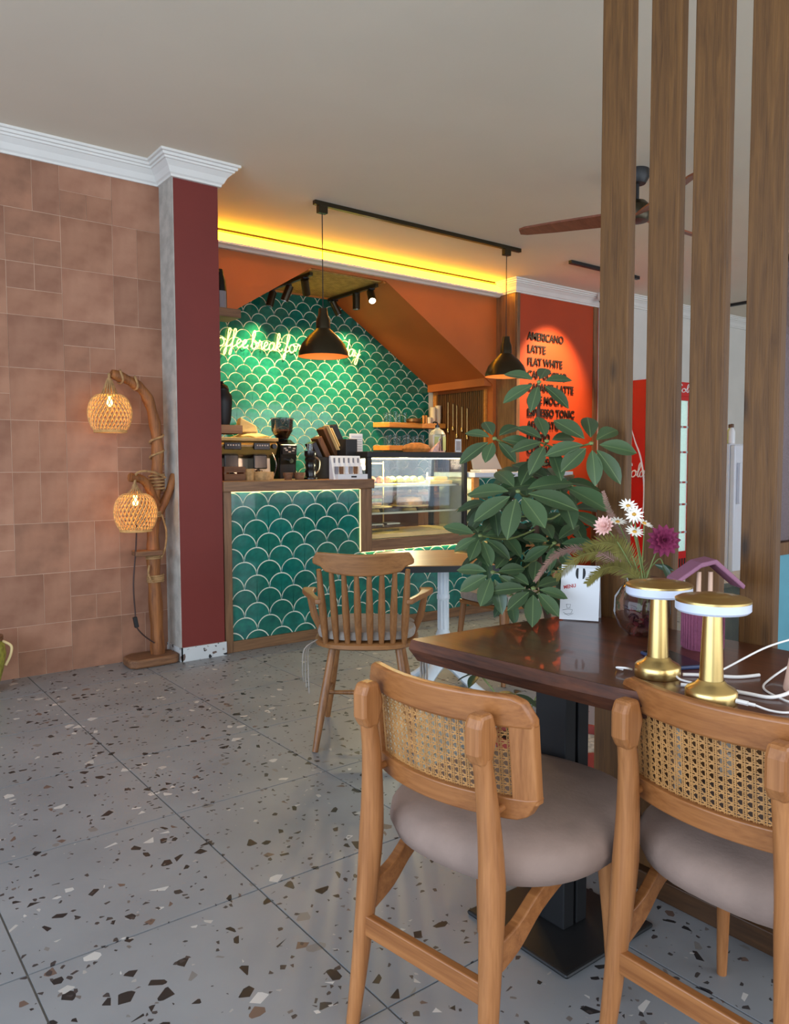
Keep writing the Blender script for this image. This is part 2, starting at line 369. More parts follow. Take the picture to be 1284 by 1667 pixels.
def clip_poly(poly, clip):
    out = poly; n = len(clip)
    for i in range(n):
        a, b = clip[i], clip[(i + 1) % n]; inp = out; out = []
        def side(p): return (b[0] - a[0]) * (p[1] - a[1]) - (b[1] - a[1]) * (p[0] - a[0])
        for j in range(len(inp)):
            p, q = inp[j], inp[(j + 1) % len(inp)]; sp, sq = side(p), side(q)
            if sp >= 0: out.append(p)
            if (sp >= 0) != (sq >= 0):
                t = sp / (sp - sq); out.append((p[0] + (q[0] - p[0]) * t, p[1] + (q[1] - p[1]) * t))
        if not out: return []
    return out
def parea(p): return abs(sum(p[i][0] * p[(i + 1) % len(p)][1] - p[(i + 1) % len(p)][0] * p[i][1] for i in range(len(p))) / 2)
def text_mesh(name, body, size, depth, offset=0.0, sx=1.0):
    cu = bpy.data.curves.new(name, 'FONT'); cu.body = body; cu.size = size; cu.extrude = depth; cu.offset = offset
    cu.resolution_u = 3
    ob = bpy.data.objects.new(name, cu); COL.objects.link(ob)
    dg = bpy.context.evaluated_depsgraph_get()
    me = bpy.data.meshes.new_from_object(ob.evaluated_get(dg)); bpy.data.objects.remove(ob); bpy.data.curves.remove(cu)
    me.name = name
    for v in me.vertices: v.co.x *= sx
    return me
GL = {
 'o': ([[(.55, 1), (.2, .9), (0, .5), (.2, .05), (.5, 0), (.85, .25), (.9, .6), (.75, .95), (.55, 1), (.8, .8), (1.15, .85)]], 1.1),
 'f': ([[(0, .1), (.4, .9), (.75, 1.9), (.6, 2.2), (.4, 1.9), (.3, .5), (.15, -.7), (-.05, -.95), (-.1, -.6), (.2, -.1), (.6, .1), (.9, .3)]], .85),
 'e': ([[(0, .3), (.5, .55), (.7, .85), (.5, 1), (.2, .75), (.15, .3), (.4, 0), (.8, .15), (1, .4)]], .95),
 'b': ([[(0, .2), (.4, 1.2), (.6, 1.9), (.45, 2.2), (.25, 1.8), (.2, .6), (.25, .1), (.55, 0), (.85, .3), (.8, .75), (.5, .9), (.9, .7), (1.15, .8)]], 1.05),
 'r': ([[(0, .2), (.3, .9), (.35, 1.1), (.45, .95), (.75, .95), (.7, .6), (.7, .2), (.9, .05), (1.1, .35)]], 1.0),
 'a': ([[(.85, .9), (.5, 1), (.1, .7), (.05, .25), (.35, 0), (.7, .35), (.9, .95), (.8, .4), (.95, .05), (1.2, .35)]], 1.1),
 'k': ([[(0, .2), (.4, 1.2), (.6, 1.9), (.45, 2.2), (.25, 1.8), (.15, 0)], [(.18, .45), (.5, .95), (.8, .85), (.6, .55), (.3, .5), (.7, .1), (1.0, .05), (1.2, .35)]], 1.05),
 'y': ([[(0, .9), (.1, .3), (.4, .05), (.75, .4), (.9, 1), (.7, -.2), (.4, -1), (.15, -.8), (.4, -.2), (1.1, .4)]], 1.0),
 'd': ([[(.85, .85), (.5, 1), (.1, .7), (.05, .25), (.35, 0), (.7, .4), (1.0, 1.6), (1.1, 2.2), (.95, 1.2), (.85, .3), (1, .05), (1.2, .35)]], 1.1),
 'l': ([[(0, .2), (.4, 1.2), (.55, 1.9), (.4, 2.2), (.2, 1.7), (.2, .4), (.4, 0), (.7, .3)]], .6),
 'c': ([[(.8, .8), (.55, 1), (.15, .7), (.1, .25), (.4, 0), (.8, .15), (1, .4)]], .9),
 'C': ([[(1.1, 1.7), (.9, 2.1), (.5, 1.9), (.1, 1.1), (.1, .4), (.5, 0), (1.0, .2), (1.3, .5)]], 1.2),
 '-': ([[(0, .5), (.5, .6)]], .6), ' ': ([], .5)}
def script_mesh(name, text, org, ax, up, unit, h, r, n=6, slant=0.12, off=(0, 0, 0), flat=1.0):
    mb = MB(); x = 0; org = Vector(org); ax = Vector(ax); up = Vector(up); off = Vector(off)
    for ch in text:
        strokes, adv = GL[ch]
        for st in strokes:
            pts = [org + ax * ((x + px + py * slant) * unit) + up * (py * h) + off for px, py in st]
            mb.tube(catmull(pts, 4), r, n, flat=flat)
        x += adv
    return mb

ZC = 3.0
# ================================================================== SETTING
def setting():
    # ---------------- floor
    fl = struct(MB().box(-2.7, 11, -3, 7, -0.06, -0.004).build('floor', mm['grout_floor']))
    me = MB().cbox((0, 0, -0.0075), (0.597, 0.597, 0.015)).mesh('floor_tile'); me.materials.append(mm['terra'])
    for i in range(-5, 18):
        for j in range(-8, 9):
            x, y = 0.378 + .6025 * i + .301, 1.915 + .6025 * j - .301 - 0.0
            if x > 9.6 or y > 5.2 or x < -2.4 or y < -2.6: continue
            if x + .607 / .794 * 0 < -1.5 and y < -1: continue
            inst('tile', me, fl, (x, y, 0))
    struct(MB().box(-2.7, 11, -3, 7, ZC, ZC + .08).build('ceiling', mm['ceiling']))
    # ---------------- left clay tile wall
    YW = 4.713
    wl = struct(MB().box(-2.7, 1.9, YW - .0062, YW + .12, 0, ZC).build('wall_left', mm['clay_grout']))
    pats = [[(0, 0, 2, 2), (2, 0, 1, 1), (3, 0, 1, 1), (2, 1, 2, 1), (0, 2, 1, 2), (1, 2, 2, 2), (3, 2, 1, 2)],
            [(0, 0, 1, 2), (1, 0, 1, 2), (2, 0, 2, 2), (0, 2, 2, 2), (2, 2, 2, 1), (2, 3, 1, 1), (3, 3, 1, 1)],
            [(0, 0, 2, 2), (2, 0, 1, 2), (3, 0, 1, 2), (0, 2, 1, 1), (1, 2, 1, 1), (0, 3, 2, 1), (2, 2, 2, 2)],
            [(0, 0, 1, 1), (1, 0, 1, 1), (0, 1, 2, 1), (2, 0, 2, 2), (0, 2, 2, 2), (2, 2, 1, 2), (3, 2, 1, 2)]]
    rnd = random.Random(3); cache = {}; U = .5785
    for ci, x0 in enumerate((-1.668, -1.09, -.511, .067, .646, 1.2245)):
        for ri in range(5):
            for (a, b, w_, h_) in pats[(ri * 3 + ci * 2) % 4]:
                q = U / 4; X0, X1 = x0 + a * q, x0 + (a + w_) * q; Z0, Z1 = ri * U + b * q, ri * U + (b + h_) * q
                X1 = min(X1, 1.803)
                if X1 - X0 < .02: continue
                g = .0013; eL = g if a else .0022; eB = g if b else .0022
                key = (round(X1 - X0, 3), round(Z1 - Z0, 3), rnd.randrange(4))
                if key not in cache:
                    W2, H2 = X1 - X0, Z1 - Z0
                    m_ = MB().box(g, W2 - g, -.006, .006, g, H2 - g).mesh('clay_tile'); m_.materials.append(mm['clay'][key[2]]); cache[key] = m_
                inst('tile', cache[key], wl, (X0, YW - .002 + rnd.uniform(-.0012, .0012), Z0))
    # ---------------- pillar
    p = struct(MB().box(1.805, 2.085, 4.49, 5.68, 0, ZC).build('wall_pillar', mm['red']))
    MB().box(1.800, 1.8055, 4.492, 4.713, 0.085, ZC).build('bare_plaster_side', mm['plaster'], p)
    struct(MB().box(1.795, 2.092, 4.478, 4.4905, 0, .085).box(1.793, 1.8052, 4.478, 4.713, 0, .085).build('baseboard_pillar', mm['terra_sk']))
    # ---------------- cornices
    prof = [(0, -.12), (.018, -.12), (.02, -.108), (.03, -.1), (.045, -.07), (.07, -.045), (.078, -.043), (.08, -.032), (.092, -.03), (.094, -.016), (.108, -.014), (.108, 0), (0, 0)]
    def cornice(name, path, side=1):
        mb = MB(); pts = [Vector((a, b)) for a, b in path]; k = len(pts); rings = []
        for i in range(k):
            d0 = (pts[i] - pts[i - 1]).normalized() if i else (pts[1] - pts[0]).normalized()
            d1 = (pts[i + 1] - pts[i]).normalized() if i < k - 1 else d0
            n0, n1 = Vector((d0.y, -d0.x)) * side, Vector((d1.y, -d1.x)) * side
            m_ = (n0 + n1).normalized(); m_ /= max(.3, m_.dot(n0))
            rings.append([(pts[i].x + m_.x * a, pts[i].y + m_.y * a, ZC + z) for a, z in prof])
        n = len(prof); vs = [q for r_ in rings for q in r_]
        fs = [(i * n + j, i * n + (j + 1) % n, (i + 1) * n + (j + 1) % n, (i + 1) * n + j) for i in range(k - 1) for j in range(n)]
        fs += [tuple(range(n)), tuple((k - 1) * n + j for j in range(n))]
        return struct(mb.add(vs, fs).build(name, mm['cornice'], smooth=False))
    cornice('trim_1', [(-2.7, YW), (1.805, YW), (1.805, 4.49), (2.085, 4.49), (2.085, 5.68)])
    cornice('trim_2', [(5.655, 5.6), (5.655, 5.42), (6.93, 5.42)])
    cornice('trim_3', [(6.93, 5.42), (6.93, 5.2), (11, 5.2)])
    # ---------------- stair wall above the bar
    YL, YB = 5.68, 6.6
    poly = [(2.085, ZC), (2.085, 1.99), (3.475, 2.845), (4.25, 2.845), (5.6, 2.0), (5.6, 0), (5.80, 0), (5.80, ZC)]
    struct(MB().prism([(x, YL, z) for x, z in poly], (0, .04, 0)).build('wall_stair', mm['orange']))
    struct(MB().prism([(2.085, YL + .04, 1.99), (3.475, YL + .04, 2.845), (3.475, YL + .04, 2.895), (2.085, YL + .04, 2.04)], (0, YB - YL - .04, 0)).build('ceiling_stair_left', mm['orange']))
    struct(MB().prism([(4.25, YL + .04, 2.845), (5.6, YL + .04, 2.0), (5.6, YL + .04, 2.06), (4.25, YL + .04, 2.905)], (0, YB - YL - .04, 0)).build('ceiling_stair_right', mm['orange']))
    b = MB().prism([(5.50, YL + .02, 1.985), (5.6, YL + .02, 1.985), (5.6, YL + .02, 2.045), (5.50, YL + .02, 2.1)], (0, YB - YL - .03, 0))
    struct(b.build('trim_4', mm['orange']))
    rp = struct(MB().box(3.475, 4.25, YL + .04, YB, 2.852, 2.90).build('ceiling_rattan', mm['rattan_panel']))
    mb = MB(); x = 3.49
    while x < 4.24:
        mb.tube([(x, YL + .05, 2.848), (x, YB - .01, 2.848)], .0085, 6); x += .0185
    stuff(mb.build('cane_rod', mm['rattan_panel'], rp, smooth=True))
    MB().box(3.46, 3.485, YL + .02, YB, 2.828, 2.852).box(4.24, 4.265, YL + .02, YB, 2.828, 2.852).box(3.46, 4.265, YB - .025, YB, 2.828, 2.852).build('edge_batten', mm['wood_orange'], rp)
    # LED cornice in front of the stair wall
    lc = struct(MB().prism([(2.085, YL, 2.868), (2.085, YL - .045, 2.866), (2.085, YL - .065, 2.880), (2.085, YL - .095, 2.890), (2.085, YL - .098, 2.904), (2.085, YL, 2.906)], (3.57, 0, 0)).build('trim_5', mm['cornice']))
    MB().prism([(2.09, YL - .006, 2.9062), (2.09, YL - .096, 2.9064), (2.09, YL - .07, 2.955), (2.09, YL - .02, 2.990), (2.09, YL - .006, 2.990)], (3.56, 0, 0)).build('led_diffuser', mm['led'], lc)
    MB().box(2.09, 5.65, YL - .076, YL - .070, 2.984, 2.9995).build('strip_housing', mm['olive'], lc)
    # ---------------- back wall with green scallop tiles
    bw = struct(MB().box(2.0, 5.72, YB + .0005, YB + .1, 0, ZC).build('wall_back', mm['grout']))
    hexa = [(2.1, .92), (5.52, .92), (5.52, 2.05), (4.25, 2.845), (3.475, 2.845), (2.1, 2.0)]
    scallops(bw, hexa, .16, YB, lambda x, z: x > 2.75 and z > 1.02)
    # ---------------- right side of the bar niche
    ws = struct(MB().box(5.6, 5.7, YL + .04, YB + .05, 0, 2.0).build('wall_niche_side', mm['orange']))
    MB().box(5.575, 5.6, 6.53, 6.585, .9, 1.99).box(5.575, 5.6, 5.76, 5.79, .9, 1.96).build('slat_frame', mm['wood_orange'], ws)
    mb = MB(); y = 5.80
    while y < 6.52:
        mb.box(5.578, 5.598, y, y + .022, .9, 1.955); y += .03
    stuff(mb.build('slat', mm['wood_dark'], ws))
    # ---------------- orange menu wall
    wm = struct(MB().box(5.66, 6.93, 5.42, 5.56, 0, ZC).build('wall_menu', mm['menu_orange']))
    MB().box(5.655, 5.70, 5.405, 5.42, 0, 2.88).box(5.645, 5.66, 5.42, 5.68, 0, 2.88).build('upright_board', mm['wood_frame_v'], wm)
    MB().box(6.84, 6.90, 5.405, 5.42, 0, 2.88).build('upright_board', mm['wood_frame_v'], wm)
    struct(MB().box(5.70, 6.84, 5.408, 5.42, 0, .09).build('baseboard_menu', mm['wood_frame']))
    # ---------------- white wall and far walls
    struct(MB().box(6.93, 11, 5.2, 5.6, 0, ZC).build('wall_white', mm['white']))
    struct(MB().box(11, 11.1, -3, 5.6, 0, ZC).build('wall_far', mm['white']))
    struct(MB().box(2.0, 2.085, 5.68, 6.7, 0, ZC).build('wall_niche_left', mm['orange']))
    # window walls behind the camera (left open to the street, framed)
    for nm, fn in (('window_1', lambda a, b, c, d: (-2.78, -2.66, a, b, c, d)), ('window_2', lambda a, b, c, d: (a, b, -3.1, -2.98, c, d))):
        lo, hi = ((-3, 4.8) if nm == 'window_1' else (-2.7, 11))
        wn = struct(MB().box(*fn(lo, hi, 0, .35)).box(*fn(lo, hi, 2.6, ZC)).build(nm, mm['white']))
        k = 5 if nm == 'window_1' else 8
        for i in range(k + 1):
            c = lo + (hi - lo) * i / k
            MB().box(*fn(c - .04, c + .04, .35, 2.6)).build('mullion', mm['wood_dark'], wn)

def scallop_poly(w, n=9):
    r = w / 2; p = []
    for i in range(2 * n + 1):
        t = PI * i / (2 * n); p.append((r * math.cos(t), r * math.sin(t)))       # dome, right to left
    for i in range(1, n + 1):
        t = PI / 2 * (1 - i / n); p.append((-r + r * math.cos(t), -r + r * math.sin(t)))   # left concave side to the tip
    for i in range(1, n):
        t = PI - PI / 2 * (i / n) * 1.0; p.append((r + r * math.cos(PI - PI / 2 * i / n), -r + r * math.sin(PI - PI / 2 * i / n)))
    return p
def scallops(parent, clip, w, Y, named, gap=0.0075, seed=1, th=.003):
    """fish-scale tiles: whole ones share a mesh, cut ones get their own; rest joined"""
    rnd = random.Random(seed); base = scallop_poly(w); r = w / 2
    # inset
    ins = []
    n = len(base)
    for i in range(n):
        a, b, c = Vector(base[i - 1]), Vector(base[i]), Vector(base[(i + 1) % n])
        d = (c - a).normalized(); nn = Vector((-d.y, d.x))          # inward for ccw
        ins.append(tuple(b + nn * gap * .5))
    # keep the tip from crossing
    def solid(poly, mi, name):
        m_ = len(poly); cx = sum(p[0] for p in poly) / m_; cy = sum(p[1] for p in poly) / m_
        f1 = [(cx + (x - cx) * .975, -th, cy + (y - cy) * .975) for x, y in poly]
        f0 = [(x, -th * .45, y) for x, y in poly]; fb = [(x, th, y) for x, y in poly]
        mb = MB(); mb.add(f1 + f0 + fb, [tuple(range(m_))] + [(i, (i + 1) % m_, m_ + (i + 1) % m_, m_ + i) for i in range(m_)] + [(m_ + i, m_ + (i + 1) % m_, 2 * m_ + (i + 1) % m_, 2 * m_ + i) for i in range(m_)])
        return mb
    whole = []
    for k in range(4):
        me = solid(ins, k, 'tile').mesh('scallop_tile'); me.materials.append(mm['tile'][k]); whole.append(me)
    x0, x1 = min(p[0] for p in clip), max(p[0] for p in clip); z0, z1 = min(p[1] for p in clip), max(p[1] for p in clip)
    rest = MB(); cnt = 0; row = 0; z = z1 + r
    def inside(q):
        return all((clip[(i + 1) % len(clip)][0] - clip[i][0]) * (q[1] - clip[i][1]) - (clip[(i + 1) % len(clip)][1] - clip[i][1]) * (q[0] - clip[i][0]) >= -1e-9 for i in range(len(clip)))
    while z > z0 - r:
        x = x0 - w + (r if row % 2 else 0)
        while x < x1 + w:
            poly = [(px + x, pz + z) for px, pz in ins]
            if all(inside(q) for q in poly):
                if named(x, z) and cnt < 300:
                    inst('tile', whole[rnd.randrange(4)], parent, (x, Y + rnd.uniform(-.001, .001), z), (rnd.uniform(-.012, .012), 0, rnd.uniform(-.012, .012))); cnt += 1
                else:
                    s_ = solid(poly, 0, ''); rest.add([(a, b + Y, c) for a, b, c in s_.v], s_.f)
            else:
                cp = clip_poly(poly, clip)
                if len(cp) > 2 and parea(cp) > w * w * .03:
                    s_ = solid(cp, 0, '')
                    if named(x, z) and cnt < 300:
                        o = s_.build('tile', mm['tile'][rnd.randrange(4)], parent); o.location = (0, Y, 0); cnt += 1
                    else: rest.add([(a, b + Y, c) for a, b, c in s_.v], s_.f)
            x += w
        z -= r; row += 1
    if rest.v: stuff(rest.build('tile_field', mm['tile'][1], parent))

setting()

# ================================================================== MENU, NEON, FRIDGE LETTERING
def signs():
    rt = thing('menu_lettering', 'raised black menu lettering spotlit on the orange wall', 'sign', (5.815, 5.42, 0))
    lines = ['AMERICANO', 'LATTE', 'FLAT WHITE', 'CAPPUCCINO', 'CARAMEL LATTE', 'CAFE MOCHA', 'ESPRESSO TONIC', 'AFFOGATO', 'DOPPIO', 'CORTADO', 'ESPRESSO', 'MACCHIATO']
    z = 2.44
    for ln in lines:
        me = text_mesh('menu_line', ln, .108, .004, .0022, .86); me.materials.append(mm['letter'])
        o = inst('menu_line', me, rt, (0, -.010, z), (PI / 2, 0, 0)); o['label'] = 'raised black word ' + ln.lower()
        z -= .1265
    rt = thing('neon_sign', 'glowing pale yellow neon script on the green scale tiles', 'neon sign', (0, 6.57, 2.27))
    a = script_mesh('n', 'Coffee break for', (2.955, 0, 0), (1, 0, 0), (0, 0, 1), .0625, .076, .0048)
    a.build('neon_tube', mm['neon'], rt, smooth=True)
    script_mesh('n', 'day', (4.37, 0, .02), (1, 0, 0), (0, 0, 1), .066, .076, .0048).build('neon_tube', mm['neon'], rt, smooth=True)
    mb = MB()
    for x in (3.1, 3.4, 3.75, 4.45): mb.tube([(x, 0, .03), (x, .02, .03)], .006, 6)
    mb.build('standoff', mm['black'], rt)
    pass
signs()

# ================================================================== COUNTER
def counter():
    YC = 4.505
    rt = thing('bar_counter', 'tall bar counter faced with teal fish-scale tiles in a wooden frame', 'counter', (0, 0, 0))
    core = MB().box(2.10, 3.235, YC + .0225, 5.0, 0, 1.025).box(3.235, 4.30, YC + .0225, 5.0, 0, .655).box(4.30, 5.38, YC + .0225, 5.0, 0, 1.09).build('carcass', mm['grout'], rt)
    MB().box(2.088, 3.245, YC - .03, 5.08, 1.026, 1.092).build('bar_top', mm['wood_frame'], rt, bevel=.004)
    MB().box(2.098, 2.152, YC, YC + .03, 0, 1.026).build('frame_post', mm['wood_frame_v'], rt, bevel=.003)
    MB().box(3.147, 3.24, YC, YC + .03, .572, 1.026).build('frame_post', mm['wood_frame_v'], rt, bevel=.003)
    MB().box(3.24, 4.235, YC, YC + .05, .572, .655).build('frame_rail', mm['wood_frame'], rt, bevel=.003)
    MB().box(2.152, 5.38, YC + .002, YC + .03, 0, .07).build('frame_rail', mm['wood_frame'], rt, bevel=.003)
    MB().box(4.235, 4.295, YC, YC + .03, .572, 1.09).build('frame_post', mm['wood_orange'], rt, bevel=.003)
    MB().box(4.22, 5.40, YC - .03, 5.08, 1.092, 1.13).build('service_top', mm['fridge_white'], rt, bevel=.004)
    scallops(rt, [(2.152, .07), (3.147, .07), (3.147, 1.02), (2.152, 1.02)], .18, YC + .022, lambda x, z: True, seed=4)
    rr = bpy.data.objects.new('low_front', None)
    COL.objects.link(rr); rr.parent = rt
    scallops(rr, [(3.147, .07), (5.38, .07), (5.38, .572), (3.147, .572)], .18, YC + .022, lambda x, z: True, seed=5)
    scallops(rr, [(4.295, .572), (5.38, .572), (5.38, 1.085), (4.295, 1.085)], .18, YC + .022, lambda x, z: True, seed=6)
    # strip lights tucked under the ledges
    MB().box(2.16, 3.14, YC + .010, YC + .018, 1.0255, 1.0259).build('led_strip', mm['led_w'], rt)
    MB().box(3.1455, 3.1468, YC + .006, YC + .016, .58, 1.02).build('led_strip', mm['led_dim'], rt)
    MB().box(3.16, 4.23, YC + .004, YC + .018, .5714, .5718).build('led_strip', mm['led_w'], rt)
    # back bench
    bb = thing('back_bench', 'wooden back bench along the green tiled wall behind the bar', 'bench', (0, 0, 0))
    MB().box(2.09, 5.55, 6.02, 6.59, 0, .86).build('cabinet_body', mm['wood_frame_v'], bb)
    MB().box(2.09, 5.57, 5.99, 6.59, .86, .9).build('worktop', mm['wood_frame'], bb, bevel=.004)
    # display case
    c = thing('display_case', 'black framed glass pastry display case set into the bar', 'display case', (0, 0, 0))
    x0, x1, y0, y1, z0, z1 = 3.245, 4.215, 4.56, 5.0, .657, 1.29
    MB().box(x0, x1, y0, y1, 1.245, z1).build('case_top', mm['black'], c, bevel=.006)
    for x in (x0, x1 - .035):
        for y in (y0, y1 - .03): MB().box(x, x + .035, y, y + .03, z0, 1.245).build('case_post', mm['black'], c)
    MB().box(x0, x1, y0 + .002, y1, z0, z0 + .03).build('case_base', mm['board'], c)
    MB().box(x0 + .035, x1 - .035, y0 + .008, y0 + .014, z0 + .03, 1.245).build('front_glass', mm['glass'], c)
    MB().box(x1 - .014, x1 - .008, y0 + .03, y1 - .03, z0 + .03, 1.245).build('side_glass', mm['glass'], c)
    MB().box(x0 + .008, x0 + .014, y0 + .03, y1 - .03, z0 + .03, 1.245).build('side_glass', mm['glass'], c)
    MB().box(x0 + .035, x1 - .16, y1 - .02, y1 - .014, z0 + .03, 1.245).build('back_glass', mm['glass_tint'], c)
    for z in (.83, 1.03):
        s_ = MB().box(x0 + .04, x1 - .04, y0 + .06, y1 - .04, z, z + .008).build('shelf', mm['glass'], c)
        MB().box(x0 + .04, x1 - .04, y0 + .055, y0 + .062, z - .003, z + .011).build('shelf_edge', mm['steel'], s_)
    MB().box(x0 + .05, x1 - .05, y0 + .03, y0 + .045, 1.236, 1.244).build('case_light', mm['led_w'], c)
    MB().box(x0 + .1, x1 - .25, y1 - .06, y1 - .05, z0 + .05, 1.2).build('door_frame', mm['steel'], c) if False else None
    for xa in (x0 + .05, x0 + .38, x0 + .45):
        pass
    MB().box(x0 + .15, x0 + .16, y1 - .03, y1 - .02, .7, 1.22).box(x0 + .44, x0 + .45, y1 - .03, y1 - .02, .7, 1.22).box(x0 + .15, x0 + .45, y1 - .03, y1 - .02, 1.2, 1.21).build('sliding_door_frame', mm['board'], c)
    point_light('case_glow', (3.7, 4.72, 1.2), 24, (1, .85, .55), .05, c)
    # food
    def croissant_tray(label, x, y, z, n, m_, wdt):
        t = thing('pastry_tray', label, 'pastry tray', (x, y, z))
        MB().box(-wdt / 2, wdt / 2, -.1, .1, 0, .012).build('tray', mm['board'], t, bevel=.003)
        for i in range(n):
            px = -wdt / 2 + wdt * (i + .5) / n
            for k in (-1, 1):
                pts = [(px - .03, k * .05, .03), (px - .01, k * .05 + .012, .042), (px + .012, k * .05 + .01, .042), (px + .03, k * .05 - .002, .03)]
                MB().tube(catmull(pts, 3), [.008, .013, .018, .022, .024, .024, .022, .018, .013, .008][:len(catmull(pts, 3))], 8).build('pastry', m_, t, smooth=True)
    croissant_tray('tray of golden pastries at the left of the upper case shelf', x0 + .2, 4.78, 1.038, 4, mm['bread'], .3)
    croissant_tray('tray of green topped pastries in the middle of the upper case shelf', x0 + .52, 4.76, 1.038, 4, mm['salad'], .28)
    t = thing('bread_board', 'pale wooden board with a flat loaf at the right of the upper shelf', 'board', (x0 + .81, 4.78, 1.038))
    MB().box(-.12, .12, -.09, .09, 0, .03).build('board', mm['board'], t, bevel=.004)
    MB().cbox((.03, 0, .045), (.16, .1, .03)).build('loaf', mm['board'], t, bevel=.012, segs=3)
    def dome(label, x, boxy):
        t = thing('cake_dome', label, 'cake dome', (x, 4.77, .838))
        MB().lathe([(0, .02), (.05, .02), (.06, 0), (.02, .012), (.02, .03), (.15, .034), (.152, .042), (0, .042)], 28).build('cake_stand', mm['board'], t, smooth=True)
        if boxy:
            for k in range(3): MB().cbox((-.03 + .01 * k, 0, .062 + k * .026), (.16 - .02 * k, .12, .022)).build('sandwich', [mm['cake'], mm['salad'], mm['bread']][k], t, bevel=.006)
            MB().lathe([(.125, .044), (.122, .11), (.1, .128), (0, .13)], 24).build('cover', mm['glass'], t, smooth=True)
        else:
            MB().lathe([(0, .043), (.1, .043), (.104, .07), (.09, .1), (.05, .105), (0, .105)], 24).build('cake', mm['cake'], t, smooth=True)
            MB().lathe([(.132, .044), (.13, .09), (.11, .125), (.06, .14), (0, .143)], 28).build('cover', mm['glass'], t, smooth=True)
        MB().lathe([(0, .13), (.008, .135), (.016, .15), (.012, .16), (0, .163)], 12).build('knob', mm['board'], t, smooth=True)
    dome('domed glass cover over layered sandwiches, left of the lower case shelf', x0 + .19, True)
    dome('domed glass cover over a round sponge cake on the lower case shelf', x0 + .55, False)
    for i, (xx, lab) in enumerate(((x0 + .2, 'clear plastic box on the left of the case floor'), (x0 + .36, 'clear plastic box near the middle of the case floor'))):
        t = thing('plastic_box', lab, 'box', (xx, 4.78, z0 + .0305))
        MB().box(-.06, .06, -.05, .05, 0, .05).build('tub', mm['glass'], t, bevel=.004)
        MB().box(-.063, .063, -.053, .053, .05, .06).build('lid', mm['steel'], t)
counter()

